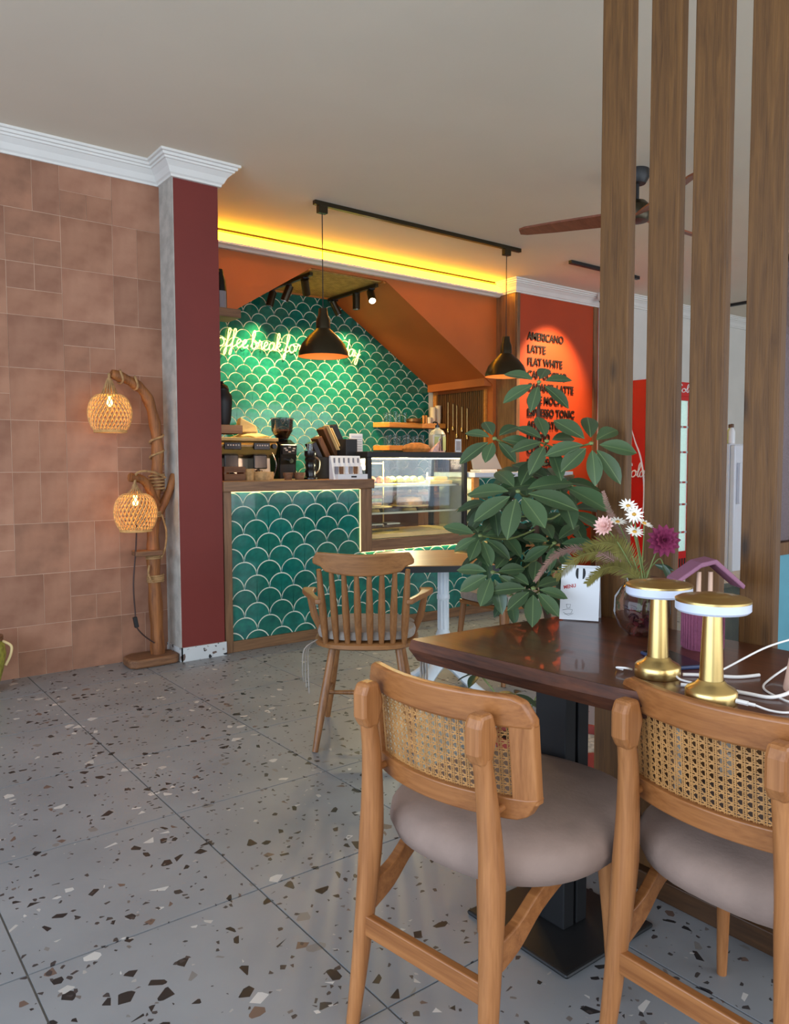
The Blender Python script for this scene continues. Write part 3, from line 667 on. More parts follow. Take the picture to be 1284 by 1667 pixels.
# ================================================================== BAR EQUIPMENT
def bar_items():
    # espresso machine on the back bench
    e = thing('espresso_machine', 'champagne steel two-group espresso machine on the back bench', 'coffee machine', (2.93, 6.16, .9))
    MB().prism([(-.42, -.05, .02), (-.42, .26, .02), (-.42, .26, .5), (-.42, -.14, .5), (-.42, -.17, .46), (-.42, -.13, .38), (-.42, -.03, .36)], (.8, 0, 0)).build('body', mm['steel'], e, bevel=.008)
    MB().box(-.43, .39, -.16, .26, .5, .528).build('cup_tray', mm['board'], e, bevel=.004)
    MB().box(-.42, .38, -.2, -.03, .02, .07).build('drip_tray', mm['black_gloss'], e, bevel=.004)
    for x in (-.05, .22, -.3):
        p = MB().box(x - .075, x + .075, -.182, -.165, .425, .485).build('button_panel', mm['black_gloss'], e, bevel=.004)
        mb = MB()
        for k in range(5): mb.cbox((x - .048 + k * .024, -.184, .462), (.013, .006, .012))
        mb.build('button', mm['coke_white'], p)
        g = MB().box(x - .065, x + .065, -.15, -.02, .26, .385).build('group_head', mm['black_gloss'], e, bevel=.01)
        MB().lathe([(0, .2), (.035, .2), (.038, .25), (0, .26)], 16, (x, -.1, 0)).build('portafilter', mm['chrome'], g, smooth=True)
        MB().tube([(x, -.13, .225), (x, -.24, .205)], [.012, .017], 10).build('portafilter_handle', mm['black_gloss'], g, smooth=True)
    kn = MB(); kn.tube([(.33, -.165, .455), (.33, -.2, .455)], .022, 14); kn.build('steam_knob', mm['black_gloss'], e, smooth=True)
    MB().tube(catmull([(.34, -.14, .4), (.36, -.17, .3), (.34, -.16, .2)], 5), .006, 8).build('steam_wand', mm['chrome'], e, smooth=True)
    # cloths on top
    mb = MB(); nx = 12
    for i in range(nx + 1):
        for j in range(nx + 1):
            u, v = i / nx, j / nx; h = .045 * (1 - abs(2 * u - 1) ** 2) * (1 - abs(2 * v - 1) ** 2) + .012 * math.sin(9 * u + 3 * v) * math.cos(7 * v) * (1 - abs(2 * u - 1)) + .004
            mb.v.append((-.14 + .28 * u, -.1 + .22 * v, h + .004))
    mb.f += [(i * (nx + 1) + j, (i + 1) * (nx + 1) + j, (i + 1) * (nx + 1) + j + 1, i * (nx + 1) + j + 1) for i in range(nx) for j in range(nx)]
    o = mb.build('folded_cloth', mm['cloth'], smooth=True); o.location = (3.14, 6.16, 1.429)
    so = o.modifiers.new('thick', 'SOLIDIFY'); so.thickness = .006
    tag(o, 'crumpled cream cloth lying on the espresso machine', 'cloth')
    o = MB().add([(-.09, -.05, 0), (.09, -.05, 0), (.09, .05, 0), (-.09, .05, 0), (-.07, -.03, .13), (.08, -.03, .06), (.08, .03, .05), (-.07, .03, .12)], [(0, 3, 2, 1), (4, 5, 6, 7), (0, 1, 5, 4), (1, 2, 6, 5), (2, 3, 7, 6), (3, 0, 4, 7)]).build('napkin_bundle', mm['cloth'], bevel=.01, segs=3)
    o.location = (3.09, 6.15, 1.478); tag(o, 'pointed stack of folded cream napkins on the cloth', 'napkins')
    # grinder
    g = thing('coffee_grinder', 'black coffee grinder with a clear bean hopper', 'grinder', (3.435, 6.14, .9))
    MB().prism([(-.085, -.1, 0), (-.085, .12, 0), (-.085, .12, .5), (-.085, -.02, .52), (-.085, -.12, .47), (-.085, -.1, .3)], (.17, 0, 0)).build('body', mm['black_gloss'], g, bevel=.012)
    MB().lathe([(.04, .5), (.055, .53), (.095, .6), (.1, .7), (.096, .7), (.09, .6), (.05, .535)], 24).build('hopper', mm['glass_tint'], g, smooth=True)
    MB().lathe([(0, .515), (.045, .53), (.085, .595), (.06, .61), (0, .615)], 20).build('beans', mm['beans'], g, smooth=True)
    MB().lathe([(0, .7), (.104, .7), (.104, .712), (.03, .72), (0, .72)], 24).build('hopper_lid', mm['glass_tint'], g, smooth=True)
    d = MB().box(-.07, .07, -.128, -.12, .39, .46).build('display', mm['black'], g)
    mb = MB()
    for x, z in ((-.045, .44), (0, .45), (.045, .44), (0, .41), (-.03, .425), (.035, .42)): mb.cbox((x, -.13, z), (.022, .006, .011))
    mb.build('indicator', mm['coke_white'], d)
    MB().tube([(0, -.1, .34), (0, -.16, .33)], .02, 12).build('spout', mm['chrome'], g, smooth=True)
    # items on the front bar top
    zt = 1.0922
    c = thing('wooden_crate', 'small slatted wooden crate at the left end of the bar top', 'crate', (2.255, 4.72, zt))
    for k in range(2):
        MB().box(-.075, .075, -.06, -.052, .006 + k * .048, .044 + k * .048).build('slat', mm['wood_base'], c)
        MB().box(-.075, .075, .052, .06, .006 + k * .048, .044 + k * .048).build('slat', mm['wood_base'], c)
    MB().box(-.075, -.067, -.052, .052, 0, .092).box(.067, .075, -.052, .052, 0, .092).box(-.067, .067, -.052, .052, 0, .006).build('crate_body', mm['wood_base'], c)
    o = MB().lathe([(0, 0), (.034, 0), (.034, .078), (.028, .078), (.026, .01), (0, .01)], 20).build('log_cup', mm['cork'], smooth=True); o.location = (2.375, 4.70, zt)
    tag(o, 'narrow pale log cup beside the wooden crate', 'log cup')
    o = MB().lathe([(0, 0), (.068, 0), (.072, .03), (.069, .056), (.03, .058), (0, .057)], 14).build('log_slice', mm['cork'], smooth=True); o.location = (2.475, 4.69, zt)
    tag(o, 'wide bark-edged log slice on the bar top', 'log slice')
    for i, (x, r_, lab) in enumerate(((2.66, .03, 'squat wooden bowl nearest the log slice on the bar top'), (2.75, .036, 'ribbed wooden bowl beside the black press on the bar top'))):
        o = MB().lathe([(0, 0), (r_ * .8, 0), (r_ * 1.1, .03), (r_ * 1.15, .05), (r_ * 1.05, .05), (r_ * .9, .02), (0, .015)], 20).build('wooden_bowl', mm['wood_base'], smooth=True); o.location = (x, 4.68, zt)
        tag(o, lab, 'bowl')
    p = thing('coffee_press', 'tall black ribbed hand press with a glass top on the bar', 'coffee press', (2.85, 4.70, zt))
    MB().lathe([(0, 0), (.05, 0), (.05, .012), (.035, .02), (.038, .06), (.03, .075), (.036, .1), (.03, .12), (.04, .14), (.033, .155), (.042, .17), (.04, .2), (.0, .2)], 20).build('press_body', mm['black_gloss'], p, smooth=True)
    MB().lathe([(.018, .2), (.02, .25), (.017, .25), (.015, .2)], 16).build('glass_neck', mm['glass'], p, smooth=True)
    MB().tube(catmull([(.04, 0, .16), (.075, 0, .13), (.07, 0, .07), (.045, 0, .04)], 5), .006, 8).build('handle', mm['steel'], p, smooth=True)
    h = thing('lid_holder', 'dark box holder with tall stacks of cup lids leaning left', 'holder', (3.13, 4.83, zt))
    MB().box(.03, .13, -.12, .02, 0, .29).build('front_box', mm['black'], h, bevel=.004)
    for k, (x, z, l, m_) in enumerate(((-.0, .24, .2, 'wood_dark'), (.035, .27, .18, 'black'), (-.06, .19, .17, 'wood_dark'), (-.12, .17, .14, 'black_gloss'), (.06, .3, .14, 'black'))):
        q = Matrix.Rotation(R(-28), 3, 'Y'); mb = MB(); mb.cbox((x, .05, z), (.045, .1, l * 1.5), rot=q); mb.build('lid_stack', mm[m_], h, bevel=.006)
    for k in range(2):
        q = Matrix.Rotation(R(-28), 3, 'Y'); MB().cbox((-.02 + k * .03, -.005, .3 - k * .02), (.006, .07, .2), rot=q).build('card_edge', mm['board'], h)
    MB().box(-.17, .03, -.02, .12, 0, .16).build('rear_box', mm['black_gloss'], h, bevel=.004)
    s = thing('sample_stand', 'white printed stand with a row of sachets on the bar edge', 'display stand', (3.065, 4.535, zt))
    MB().prism([(-.125, 0, 0), (-.125, .06, 0), (-.125, .06, .165), (-.125, .045, .165)], (.25, 0, 0)).build('stand', mm['paper'], s)
    MB().box(-.11, .14, -.03, 0, 0, .036).build('front_lip', mm['paper'], s)
    for k in range(6):
        x = -.1 + k * .04
        MB().box(x - .012, x + .012, -.004, .014, .037, .09).build('sachet', [mm['grey'], mm['wood_base'], mm['fridge_white']][k % 3], s)
        MB().box(x - .006, x + .006, .030, .034, .115, .15).build('printed_mark', mm['grey'], s)
    MB().box(-.0, .045, -.0312, -.03, .012, .024).build('printed_mark', mm['ink'], s)
    # on the case top
    zc = 1.2905
    b = thing('pump_bottle', 'pale liquid pump bottle with a yellow-green label on the case', 'bottle', (4.16, 4.86, zc))
    MB().prism([(-.07, -.035, 0), (.07, -.035, 0), (.07, .035, 0), (-.07, .035, 0)], (0, 0, .16)).build('bottle_body', mm['soapy'], b, bevel=.02, segs=3)
    MB().lathe([(.066, .15), (.05, .18), (.022, .195), (.02, .205), (0, .205)], 20).build('shoulder', mm['soapy'], b, smooth=True)
    MB().lathe([(0, .2), (.018, .2), (.018, .225), (.006, .228), (.006, .25), (0, .25)], 14).tube([(0, 0, .247), (-.03, 0, .25), (-.045, 0, .243)], .007, 8).build('pump', mm['black_gloss'], b, smooth=True)
    l_ = MB().box(-.06, .06, -.0365, -.0355, .02, .13).build('label', mm['label_y'], b)
    MB().add([(.02 * math.cos(t * PI / 8), -.0372, .1 + .026 * math.sin(t * PI / 8)) for t in range(16)], [tuple(range(16))]).build('badge', mm['paper'], l_, recalc=False)
    MB().add([(.009 * math.cos(t * PI / 8), -.0376, .1 + .014 * math.sin(t * PI / 8)) for t in range(16)], [tuple(range(16))]).build('badge_mark', mm['ink'], l_, recalc=False)
    o = MB().lathe([(0, 0), (.1, 0), (.115, .03), (.095, .06), (.04, .078), (0, .08)], 20).build('bread_loaf', mm['bread'], smooth=True); o.location = (3.92, 4.84, zc)
    tag(o, 'round crusty bread loaf on top of the case', 'bread')
    t = thing('tongs_tray', 'steel tongs on a folded paper bag on top of the case', 'tongs', (4.05, 4.72, zc))
    MB().add([(-.07, 0, 0), (.06, 0, 0), (.06, .05, 0), (-.07, .05, 0), (.03, .01, .1), (.05, .03, .1)], [(0, 3, 2, 1), (0, 1, 4), (1, 2, 5, 4), (2, 3, 5), (3, 0, 4, 5)]).build('paper_bag', mm['chrys'], t)
    MB().tube([(-.0, -.012, .01), (.02, -.008, .1), (.035, 0, .14)], .006, 8).build('tong_arm', mm['chrome'], t, smooth=True)
    MB().tube([(.03, -.012, .01), (.032, -.008, .1), (.036, 0, .14)], .006, 8).build('tong_arm', mm['black_gloss'], t, smooth=True)
    j = thing('cookie_jar', 'small amber jar at the right end of the case top', 'jar', (4.09, 4.95, zc)) if False else None
    o = MB().box(-.03, .03, -.004, .004, 0, .105).build('price_card', mm['paper']); o.location = (4.19, 4.64, zc)
    tag(o, 'small upright striped price card on the case top', 'card')
    mb = MB()
    for x in (-.018, -.006, .006, .018): mb.box(x - .003, x + .003, -.0048, -.004, .015, .09)
    mb.build('stripe', mm['wood_base'], o)
    o = MB().box(-.055, .055, -.01, .01, 0, .135).build('note_block', mm['paper'], bevel=.003); o.location = (3.31, 4.8, zc)
    tag(o, 'white note block standing at the left end of the case', 'note block')
    mb = MB()
    for k in range(6): mb.box(-.045, .045, -.0108, -.01, .02 + k * .018, .023 + k * .018)
    mb.build('printed_line', mm['grey'], o)
    # till monitor
    t = thing('till_monitor', 'grey backed till monitor leaning on the white service top', 'monitor', (4.72, 4.86, 1.1302))
    MB().prism([(-.17, -.02, .02), (.17, -.02, .02), (.14, .06, .2), (-.14, .06, .2)], (0, .018, .008)).build('screen_back', mm['grey'], t, bevel=.004)
    MB().box(-.1, .1, -.03, .1, 0, .02).build('stand_foot', mm['fridge_white'], t, bevel=.004)
    # left shelves with figures
    for z, it in ((2.265, 'penguin'), (1.425, 'jar')):
        s = MB().box(2.087, 2.603, 5.24, 5.46, z, z + .062).build('wall_shelf', mm['wood_frame'], bevel=.003)
        tag(s, 'short thick wooden wall shelf %s' % ('high beside the red pillar' if it == 'penguin' else 'just above the espresso machine'), 'shelf')
        if it == 'penguin':
            g = thing('bird_carafe', 'grey and black bird-shaped carafe on the high shelf', 'carafe', (2.495, 5.35, z + .0625))
            g.scale = (.83, .83, .83)
            MB().lathe([(0, 0), (.05, 0), (.055, .03), (.055, .16), (.045, .26), (.03, .31), (.028, .33), (.022, .355), (0, .36)], 18).build('carafe_body', mm['black_gloss'], g, smooth=True)
            MB().add([(.0562 * math.sin(a), -.0562 * math.cos(a), zz) for zz in (.01, .08, .16) for a in (-.6, -.3, 0, .3, .6)], [(i * 5 + k, i * 5 + k + 1, (i + 1) * 5 + k + 1, (i + 1) * 5 + k) for i in range(2) for k in range(4)]).build('pale_belly', mm['grey'], g, smooth=True)
            MB().tube([(-.015, -.02, .325), (-.06, -.03, .31)], [.012, .004], 8).build('beak', mm['black_gloss'], g)
        else:
            g = thing('black_urn', 'black urn with a faceted lid on the shelf above the machine', 'urn', (2.495, 5.35, z + .0625))
            g.scale = (.83, .83, .83)
            MB().lathe([(0, 0), (.06, 0), (.075, .05), (.088, .2), (.088, .26), (.06, .3), (.06, .32), (0, .32)], 20).build('urn_body', mm['black'], g, smooth=True)
            MB().lathe([(.062, .32), (.05, .35), (.015, .37), (.012, .39), (0, .39)], 16).build('urn_lid', mm['black_gloss'], g, smooth=True)
    # right corner shelves with glassware
    for z, lab in ((1.585, 'upper'), (1.345, 'lower')):
        s = MB().prism([(4.76, 6.59, z), (4.86, 6.44, z), (5.30, 6.44, z), (5.44, 6.36, z), (5.565, 6.36, z), (5.565, 6.59, z)], (0, 0, .05)).build('corner_shelf', mm['wood_orange'], bevel=.003)
        tag(s, '%s of the two honey wood shelves in the tiled corner' % lab, 'shelf')
        for i in range(9 if lab == 'lower' else 5):
            x = 4.86 + i * .062; y = 6.5 + .02 * (i % 2)
            o = MB().lathe([(0, .004), (.02, .004), (.022, 0), (.026, .1 + .01 * (i % 3)), (.024, .1 + .01 * (i % 3)), (.02, .008), (0, .008)], 14).build('drinking_glass', mm['glass'], smooth=True); o.location = (x, y, z + .0505)
            tag(o, '%s clear drinking glass from the left on the %s corner shelf' % (['first', 'second', 'third', 'fourth', 'fifth', 'sixth', 'seventh', 'eighth', 'ninth'][i], lab), 'glass', 'glasses on the %s corner shelf' % lab)
        if lab == 'upper':
            o = MB().lathe([(0, 0), (.07, 0), (.085, .02), (.08, .045), (.07, .05), (.03, .055), (0, .055)], 18).build('brown_dish', mm['wood_dark'], smooth=True); o.location = (5.24, 6.51, z + .0505)
            tag(o, 'stack of brown dishes on the upper corner shelf', 'dishes')
            for x, y, h, lab2 in ((5.46, 6.45, .17, 'tall stack of cream paper cups on the upper corner shelf'), (5.54, 6.46, .2, 'tallest stack of printed paper cups on the upper corner shelf'), (5.395, 6.44, .07, 'short stack of cream paper cups on the upper corner shelf')):
                t = thing('paper_cup_stack', lab2, 'paper cups', (x, y, z + .0505))
                k = 0
                while k * .022 < h - .06:
                    MB().lathe([(0, 0), (.026, 0), (.033, .062), (.034, .066), (.031, .066), (.024, .004), (0, .004)], 16).build('cup', mm['cup_cream'], t, smooth=True).location = (0, 0, k * .022); k += 1
            for k, x in enumerate((5.32, 5.355)):
                o = MB().lathe([(0, 0), (.014, 0), (.014, .085), (.012, .085), (.012, .005), (0, .005)], 12).build('amber_tumbler', mm['wood_orange'], smooth=True); o.location = (x, 6.44, z + .0505)
                tag(o, 'thin amber tumbler on the upper corner shelf, %s of the pair' % ['left', 'right'][k], 'tumbler', 'amber tumblers')
    # utensils hanging in front of the slats
    for k, (y, l) in enumerate(((6.32, .3), (6.24, .26), (6.18, .32), (6.1, .24), (6.02, .3))):
        o = thing('bar_spoon', '%s brass bar spoon from the left on the dark slats' % ['first', 'second', 'third', 'fourth', 'fifth'][k], 'spoon', (5.56, y, 1.86 - .02 * k), group='bar spoons on the slats')
        MB().tube([(0, 0, 0), (0, 0, -l)], .004, 6).build('handle', mm['brass'], o)
        MB().lathe([(0, -.03), (.012, -.02), (.014, 0), (.008, .02), (0, .025)], 10, (0, 0, -l)).build('bowl', mm['brass'], o, smooth=True)
        MB().tube([(0, 0, -.002), (.02, 0, .004)], .003, 6).build('hook', mm['black'], o)
bar_items()

# ================================================================== CEILING FITTINGS
def fittings():
    # front track with two pendants
    tr = thing('ceiling_track', 'black ceiling track carrying the two dome pendants', 'track', (0, 0, 0))
    MB().box(2.86, 4.88, 4.618, 4.652, ZC - .03, ZC - .0005).build('rail', mm['olive'], tr, bevel=.002)
    for i, x in enumerate((2.925, 4.72)):
        p = thing('pendant_lamp', ['dark dome pendant lamp hanging in front of the neon sign', 'dark dome pendant lamp hanging beside the orange menu wall'][i], 'pendant lamp', (x, 4.635, 0), group='dome pendants over the bar')
        MB().cbox((0, 0, ZC - .055), (.07, .04, .05)).build('track_adapter', mm['olive'], p, bevel=.003)
        zb = 1.945 if i == 0 else 1.925
        MB().tube([(0, 0, ZC - .08), (0, 0, zb + .33)], .0035, 8).build('cord', mm['black'], p)
        prof = [(.176, 0), (.172, .03), (.15, .085), (.11, .135), (.07, .17), (.05, .19), (.048, .25), (.035, .285), (.03, .33), (0, .335)]
        MB().lathe(prof, 40, (0, 0, zb)).build('shade', mm['olive'], p, smooth=True)
        MB().lathe([(.174, .002), (.168, .03), (.146, .085), (.106, .132), (.06, .165), (0, .17)], 40, (0, 0, zb)).build('shade_lining', mm['pend_in'], p, smooth=True)
        MB().lathe([(0, .06), (.03, .07), (.038, .095), (.025, .13), (.012, .16)], 16, (0, 0, zb)).build('bulb', mm['bulb'], p, smooth=True)
        spot_light('pendant_glow', (x, 4.635, zb + .06), (x, 4.635, 0), 36, (1, .74, .42), 130, .5, .04)
    # spotlights along the rattan ceiling
    def track_spot(loc, target, label, on, power=0, col=(1, .76, .32), ang=60, grp='spotlights over the bar'):
        s = thing('track_spotlight', label, 'spotlight', loc, group=grp)
        d = (Vector(target) - Vector(loc)).normalized()
        a = Vector((0, 0, -.06))
        MB().tube([(0, 0, 0), a], .008, 8).cbox((0, 0, -.005), (.06, .035, .012)).build('bracket', mm['black'], s)
        MB().tube([a - d * .05, a + d * .09], .035, 16).build('barrel', mm['olive'], s, smooth=True)
        MB().tube([a + d * .0895, a + d * .093], .028, 16).build('lens', mm['bulb_w'] if on else mm['chrome'], s)
        if power: spot_light('spot_beam', Vector(loc) + a + d * .11, target, power, col, ang, .7, .03)
    tl = thing('spot_track', 'dark track along the left edge of the rattan ceiling', 'track', (0, 0, 0))
    MB().box(3.50, 3.53, 5.75, 6.55, 2.80, 2.828).build('rail', mm['olive'], tl)
    tl = thing('spot_track', 'dark track along the right edge of the rattan ceiling', 'track', (0, 0, 0))
    MB().box(4.19, 4.22, 5.75, 6.55, 2.80, 2.828).build('rail', mm['olive'], tl)
    track_spot((3.515, 6.45, 2.80), (3.2, 6.5, 1.7), 'rearmost spotlight on the left bar track, angled at the tiles', False, 34, ang=90)
    track_spot((3.515, 6.15, 2.80), (3.1, 6.5, 1.5), 'middle spotlight on the left bar track, angled down left', False, 95, ang=85)
    track_spot((3.515, 5.85, 2.80), (4.1, 6.5, 1.7), 'front spotlight on the left bar track, angled right', False, 120, ang=90)
    track_spot((4.205, 6.08, 2.80), (4.25, 6.15, 1.0), 'unlit looking spotlight hanging straight down from the right bar track', False, 110, ang=110)
    track_spot((4.205, 5.84, 2.80), (3.6, 4.6, 1.4), 'bright lit spotlight facing the room from the right bar track', True, 30, ang=70)
    track_spot((4.205, 6.45, 2.80), (4.9, 6.40, 1.6), 'rearmost spotlight on the right bar track against the tiles', False, 40, ang=95)
    # second ceiling track aimed at the menu
    t2 = thing('ceiling_track', 'plain black ceiling track in front of the menu wall', 'track', (0, 0, 0))
    MB().box(5.50, 6.50, 4.60, 4.635, ZC - .03, ZC - .0005).build('rail', mm['black'], t2)
    t3 = thing('ceiling_track', 'short black ceiling track seen between the last two posts', 'track', (0, 0, 0))
    MB().box(8.42, 8.46, 4.2, 4.78, ZC - .03, ZC - .0005).build('rail', mm['black'], t3)
    track_spot((6.10, 4.617, ZC - .03), (6.16, 5.42, 2.0), 'spotlight on the menu wall track aimed at the lettering', False, 210, (1, .68, .36), 66, grp='spotlights before the menu wall')
    # dome camera on the cornice
    d = thing('dome_camera', 'small white dome camera on the cornice by the menu wall', 'camera', (6.80, 5.28, 2.905))
    MB().lathe([(0, 0), (.025, .005), (.04, .03), (.042, .05), (.042, .094), (0, .094)], 18).build('housing', mm['white'], d, smooth=True)
    MB().lathe([(0, -.018), (.02, -.01), (.028, .008), (0, .01)], 14).build('lens', mm['black_gloss'], d, smooth=True)
    # fan
    f = thing('ceiling_fan', 'three-blade brown wooden ceiling fan on a dark rod', 'ceiling fan', (4.17, 2.98, 0), R(0))
    MB().lathe([(0, ZC - .001), (.07, ZC - .001), (.07, ZC - .05), (.05, ZC - .085), (0, ZC - .085)], 24).build('canopy', mm['black'], f, smooth=True)
    MB().tube([(0, 0, ZC - .08), (0, 0, 2.80)], .012, 10).build('rod', mm['black'], f)
    MB().lathe([(0, 2.82), (.05, 2.81), (.08, 2.78), (.085, 2.72), (.07, 2.69), (0, 2.685)], 24).build('motor', mm['olive'], f, smooth=True)
    for a in (118, 1, 240):
        b = R(a); c, s_ = math.cos(b), math.sin(b); mb = MB(); pts = []
        for u, wd, tw in ((.06, .05, .02), (.2, .058, .02), (.5, .05, .016), (.7, .036, .012), (.74, .02, .008)):
            for v in (-1, 1): pts.append((u * c - v * wd * s_, u * s_ + v * wd * c, 2.715 + v * tw))
        mb.add(pts + [(x, y, z + .012) for x, y, z in pts], [(2 * i, 2 * i + 1, 2 * i + 3, 2 * i + 2) for i in range(4)] + [(10 + 2 * i, 12 + 2 * i, 13 + 2 * i, 11 + 2 * i) for i in range(4)] + [(2 * i, 2 * i + 2, 12 + 2 * i, 10 + 2 * i) for i in range(4)] + [(2 * i + 1, 11 + 2 * i, 13 + 2 * i, 2 * i + 3) for i in range(4)] + [(0, 10, 11, 1), (8, 9, 19, 18)])
        mb.build('blade', mm['fan'], f)
fittings()

# ================================================================== FLOOR LAMP
def floor_lamp():
    L = thing('floor_lamp', 'rustic driftwood floor lamp with two woven rattan shades', 'floor lamp', (1.64, 4.575, 0))
    base = [(-.155, -.07), (-.12, -.105), (.0, -.11), (.13, -.1), (.155, -.06), (.15, .06), (.09, .1), (-.09, .105), (-.15, .05)]
    MB().prism([(x, y, 0) for x, y in base], (0, 0, .055)).build('base', mm['wood_base'], L, bevel=.014, segs=3)
    tr = catmull([(.045, 0, .05), (.04, 0, .3), (.03, .0, .62), (.035, 0, .9), (.06, 0, 1.12), (.07, 0, 1.3), (.05, 0, 1.48), (.0, -.0, 1.62), (-.09, -.01, 1.685), (-.2, -.02, 1.72)], 4)
    rr = [.042 - .014 * (i / (len(tr) - 1)) + .004 * math.sin(i * 1.7) for i in range(len(tr))]
    MB().tube(tr, rr, 12).build('trunk', mm['wood_log'], L, smooth=True)
    MB().tube(catmull([(.045, 0, .86), (.1, -.01, .97), (.14, -.015, 1.06), (.165, -.01, 1.14)], 4), [.03, .028, .027, .026, .026, .025, .025, .024, .024, .024, .023, .022, .02], 10).build('branch', mm['wood_log'], L, smooth=True)
    MB().tube(catmull([(.05, -.02, .95), (-.0, -.05, 1.05), (-.05, -.07, 1.11), (-.13, -.09, 1.125)], 4), [.026, .026, .026, .026, .025, .025, .025, .025, .025, .025, .025, .026, .026], 10).build('branch', mm['wood_log'], L, smooth=True)
    MB().prism([(-.10, -.075, .66), (.06, -.085, .66), (.075, .02, .66), (-.09, .03, .66)], (0, 0, .03)).build('side_shelf', mm['wood_base'], L, bevel=.004)
    # rope wraps
    def wrap(c, r_, turns, dz, r2=.006, name='rope_wrap'):
        pts = [(c[0] + r_ * math.cos(t), c[1] + r_ * math.sin(t), c[2] + dz * t / (2 * PI)) for t in [2 * PI * turns * i / (14 * turns) for i in range(14 * turns + 1)]]
        MB().tube(pts, r2, 6).build(name, mm['rope'], L, smooth=True)
    wrap((.04, 0, .49), .047, 4, .011); wrap((.035, 0, .63), .046, 2, .012); wrap((.06, 0, 1.04), .045, 5, .02)
    wrap((.065, 0, 1.2), .04, 2, .09, .007); wrap((.036, 0, .88), .045, 3, .012)
    for x, z, in ((-.06, 1.675), (-.145, 1.705)):
        pts = [(x + .006 * math.sin(2 * t), .038 * math.cos(t) - .01, z + .038 * math.sin(t)) for t in [2 * PI * i / 12 for i in range(13)]]
        MB().tube(pts, .007, 6).build('rope_wrap', mm['rope'], L, smooth=True)
    MB().tube(catmull([(.1, -.04, 1.12), (.02, -.09, 1.15), (-.06, -.1, 1.16), (-.1, -.1, 1.14), (-.1, -.09, 1.09)], 4), .007, 6).build('rope_wrap', mm['rope'], L, smooth=True)
    MB().tube(catmull([(.075, -.03, .9), (.1, -.035, .8), (.09, -.04, .7), (.06, -.05, .64)], 4), .006, 6).build('rope_tail', mm['rope'], L, smooth=True)
    MB().tube(catmull([(-.01, -.04, .6), (-.02, -.05, .55), (.0, -.055, .5)], 4), .006, 6).build('rope_tail', mm['rope'], L, smooth=True)
    # shades
    for k, (cx, cy, cz, zt) in enumerate(((-.215, -.03, 1.50, 1.72), (-.105, -.1, .93, 1.115))):
        prof = [(.04, .1), (.07, .095), (.1, .068), (.116, .028), (.12, -.01), (.114, -.052), (.1, -.088), (.086, -.108)]
        pc = catmull([(a, 0, b) for a, b in prof], 3); sh = MB(); N = 30
        for fam in (1, -1):
            for i in range(N):
                pts = []
                for j, q in enumerate(pc):
                    t = 2 * PI * i / N + fam * 1.15 * j / (len(pc) - 1); pts.append((cx + q.x * math.cos(t), cy + q.x * math.sin(t), cz + q.z))
                sh.tube(pts, .0030, 4, cap=False)
        s_ = sh.build('shade', mm['rattan'], L, smooth=True)
        rim = MB()
        for r_, z in ((.086, -.108), (.088, -.115), (.04, .1)):
            rim.tube([(cx + r_ * math.cos(t), cy + r_ * math.sin(t), cz + z) for t in [2 * PI * i / 24 for i in range(25)]], .005, 6)
        rim.build('rim', mm['rattan'], s_, smooth=True)
        MB().lathe([(0, .03), (.012, .034), (.017, .05), (.012, .07), (.01, .09), (0, .09)], 14, (cx, cy, cz)).build('bulb', mm['bulb'], s_, smooth=True)
        cap = MB()
        for i in range(14):
            t = 2 * PI * i / 14; cap.tube(catmull([(cx + .008 * math.cos(t), cy + .008 * math.sin(t), zt - .03), (cx + .02 * math.cos(t), cy + .02 * math.sin(t), zt - .06), (cx + .042 * math.cos(t), cy + .042 * math.sin(t), cz + .102)], 3), .005, 5)
        cap.tube([(cx, cy, zt), (cx, cy, cz + .08)], .008, 6)
        cap.build('rope_hanger', mm['rope'], L, smooth=True)
        point_light('shade_glow', (cx, cy, cz + .01), .9, (1, .62, .25), .03, L)
    MB().tube(catmull([(-.1, -.1, .85), (-.095, -.06, .7), (-.11, -.05, .5), (-.1, -.04, .32), (-.1, -.05, .25), (-.06, -.05, .19), (.01, -.04, .13)], 5), .0045, 6).build('power_cord', mm['cable_dark'], L, smooth=True)
    MB().cbox((-.1, -.045, .27), (.024, .02, .065), rot=Matrix.Rotation(R(-10), 3, 'Y')).build('cord_switch', mm['black'], L, bevel=.004)
    # pot at the left edge
    p = thing('garden_pot', 'mottled yellow-green pot at the foot of the clay tile wall', 'pot', (.735, 4.50, 0))
    MB().lathe([(0, 0), (.05, 0), (.06, .03), (.085, .12), (.1, .2), (.095, .25), (.075, .275), (.082, .285), (.07, .285), (.07, .25), (0, .245)], 24).build('pot_body', mm['basket'], p, smooth=True)
    MB().lathe([(.075, .27), (.088, .278), (.088, .3), (.07, .3)], 24).build('rim', mm['wood_base'], p, smooth=True)
    MB().tube(catmull([(.08, -.02, .27), (.12, -.03, .24), (.115, -.03, .19), (.09, -.03, .14)], 5), .007, 8).build('handle', mm['cloth'], p, smooth=True)
    MB().tube(catmull([(.0, 0, .25), (.02, -.02, .5), (.03, -.03, .62)], 4), .004, 6).build('dry_stalk', mm['cloth'], p, smooth=True)
floor_lamp()

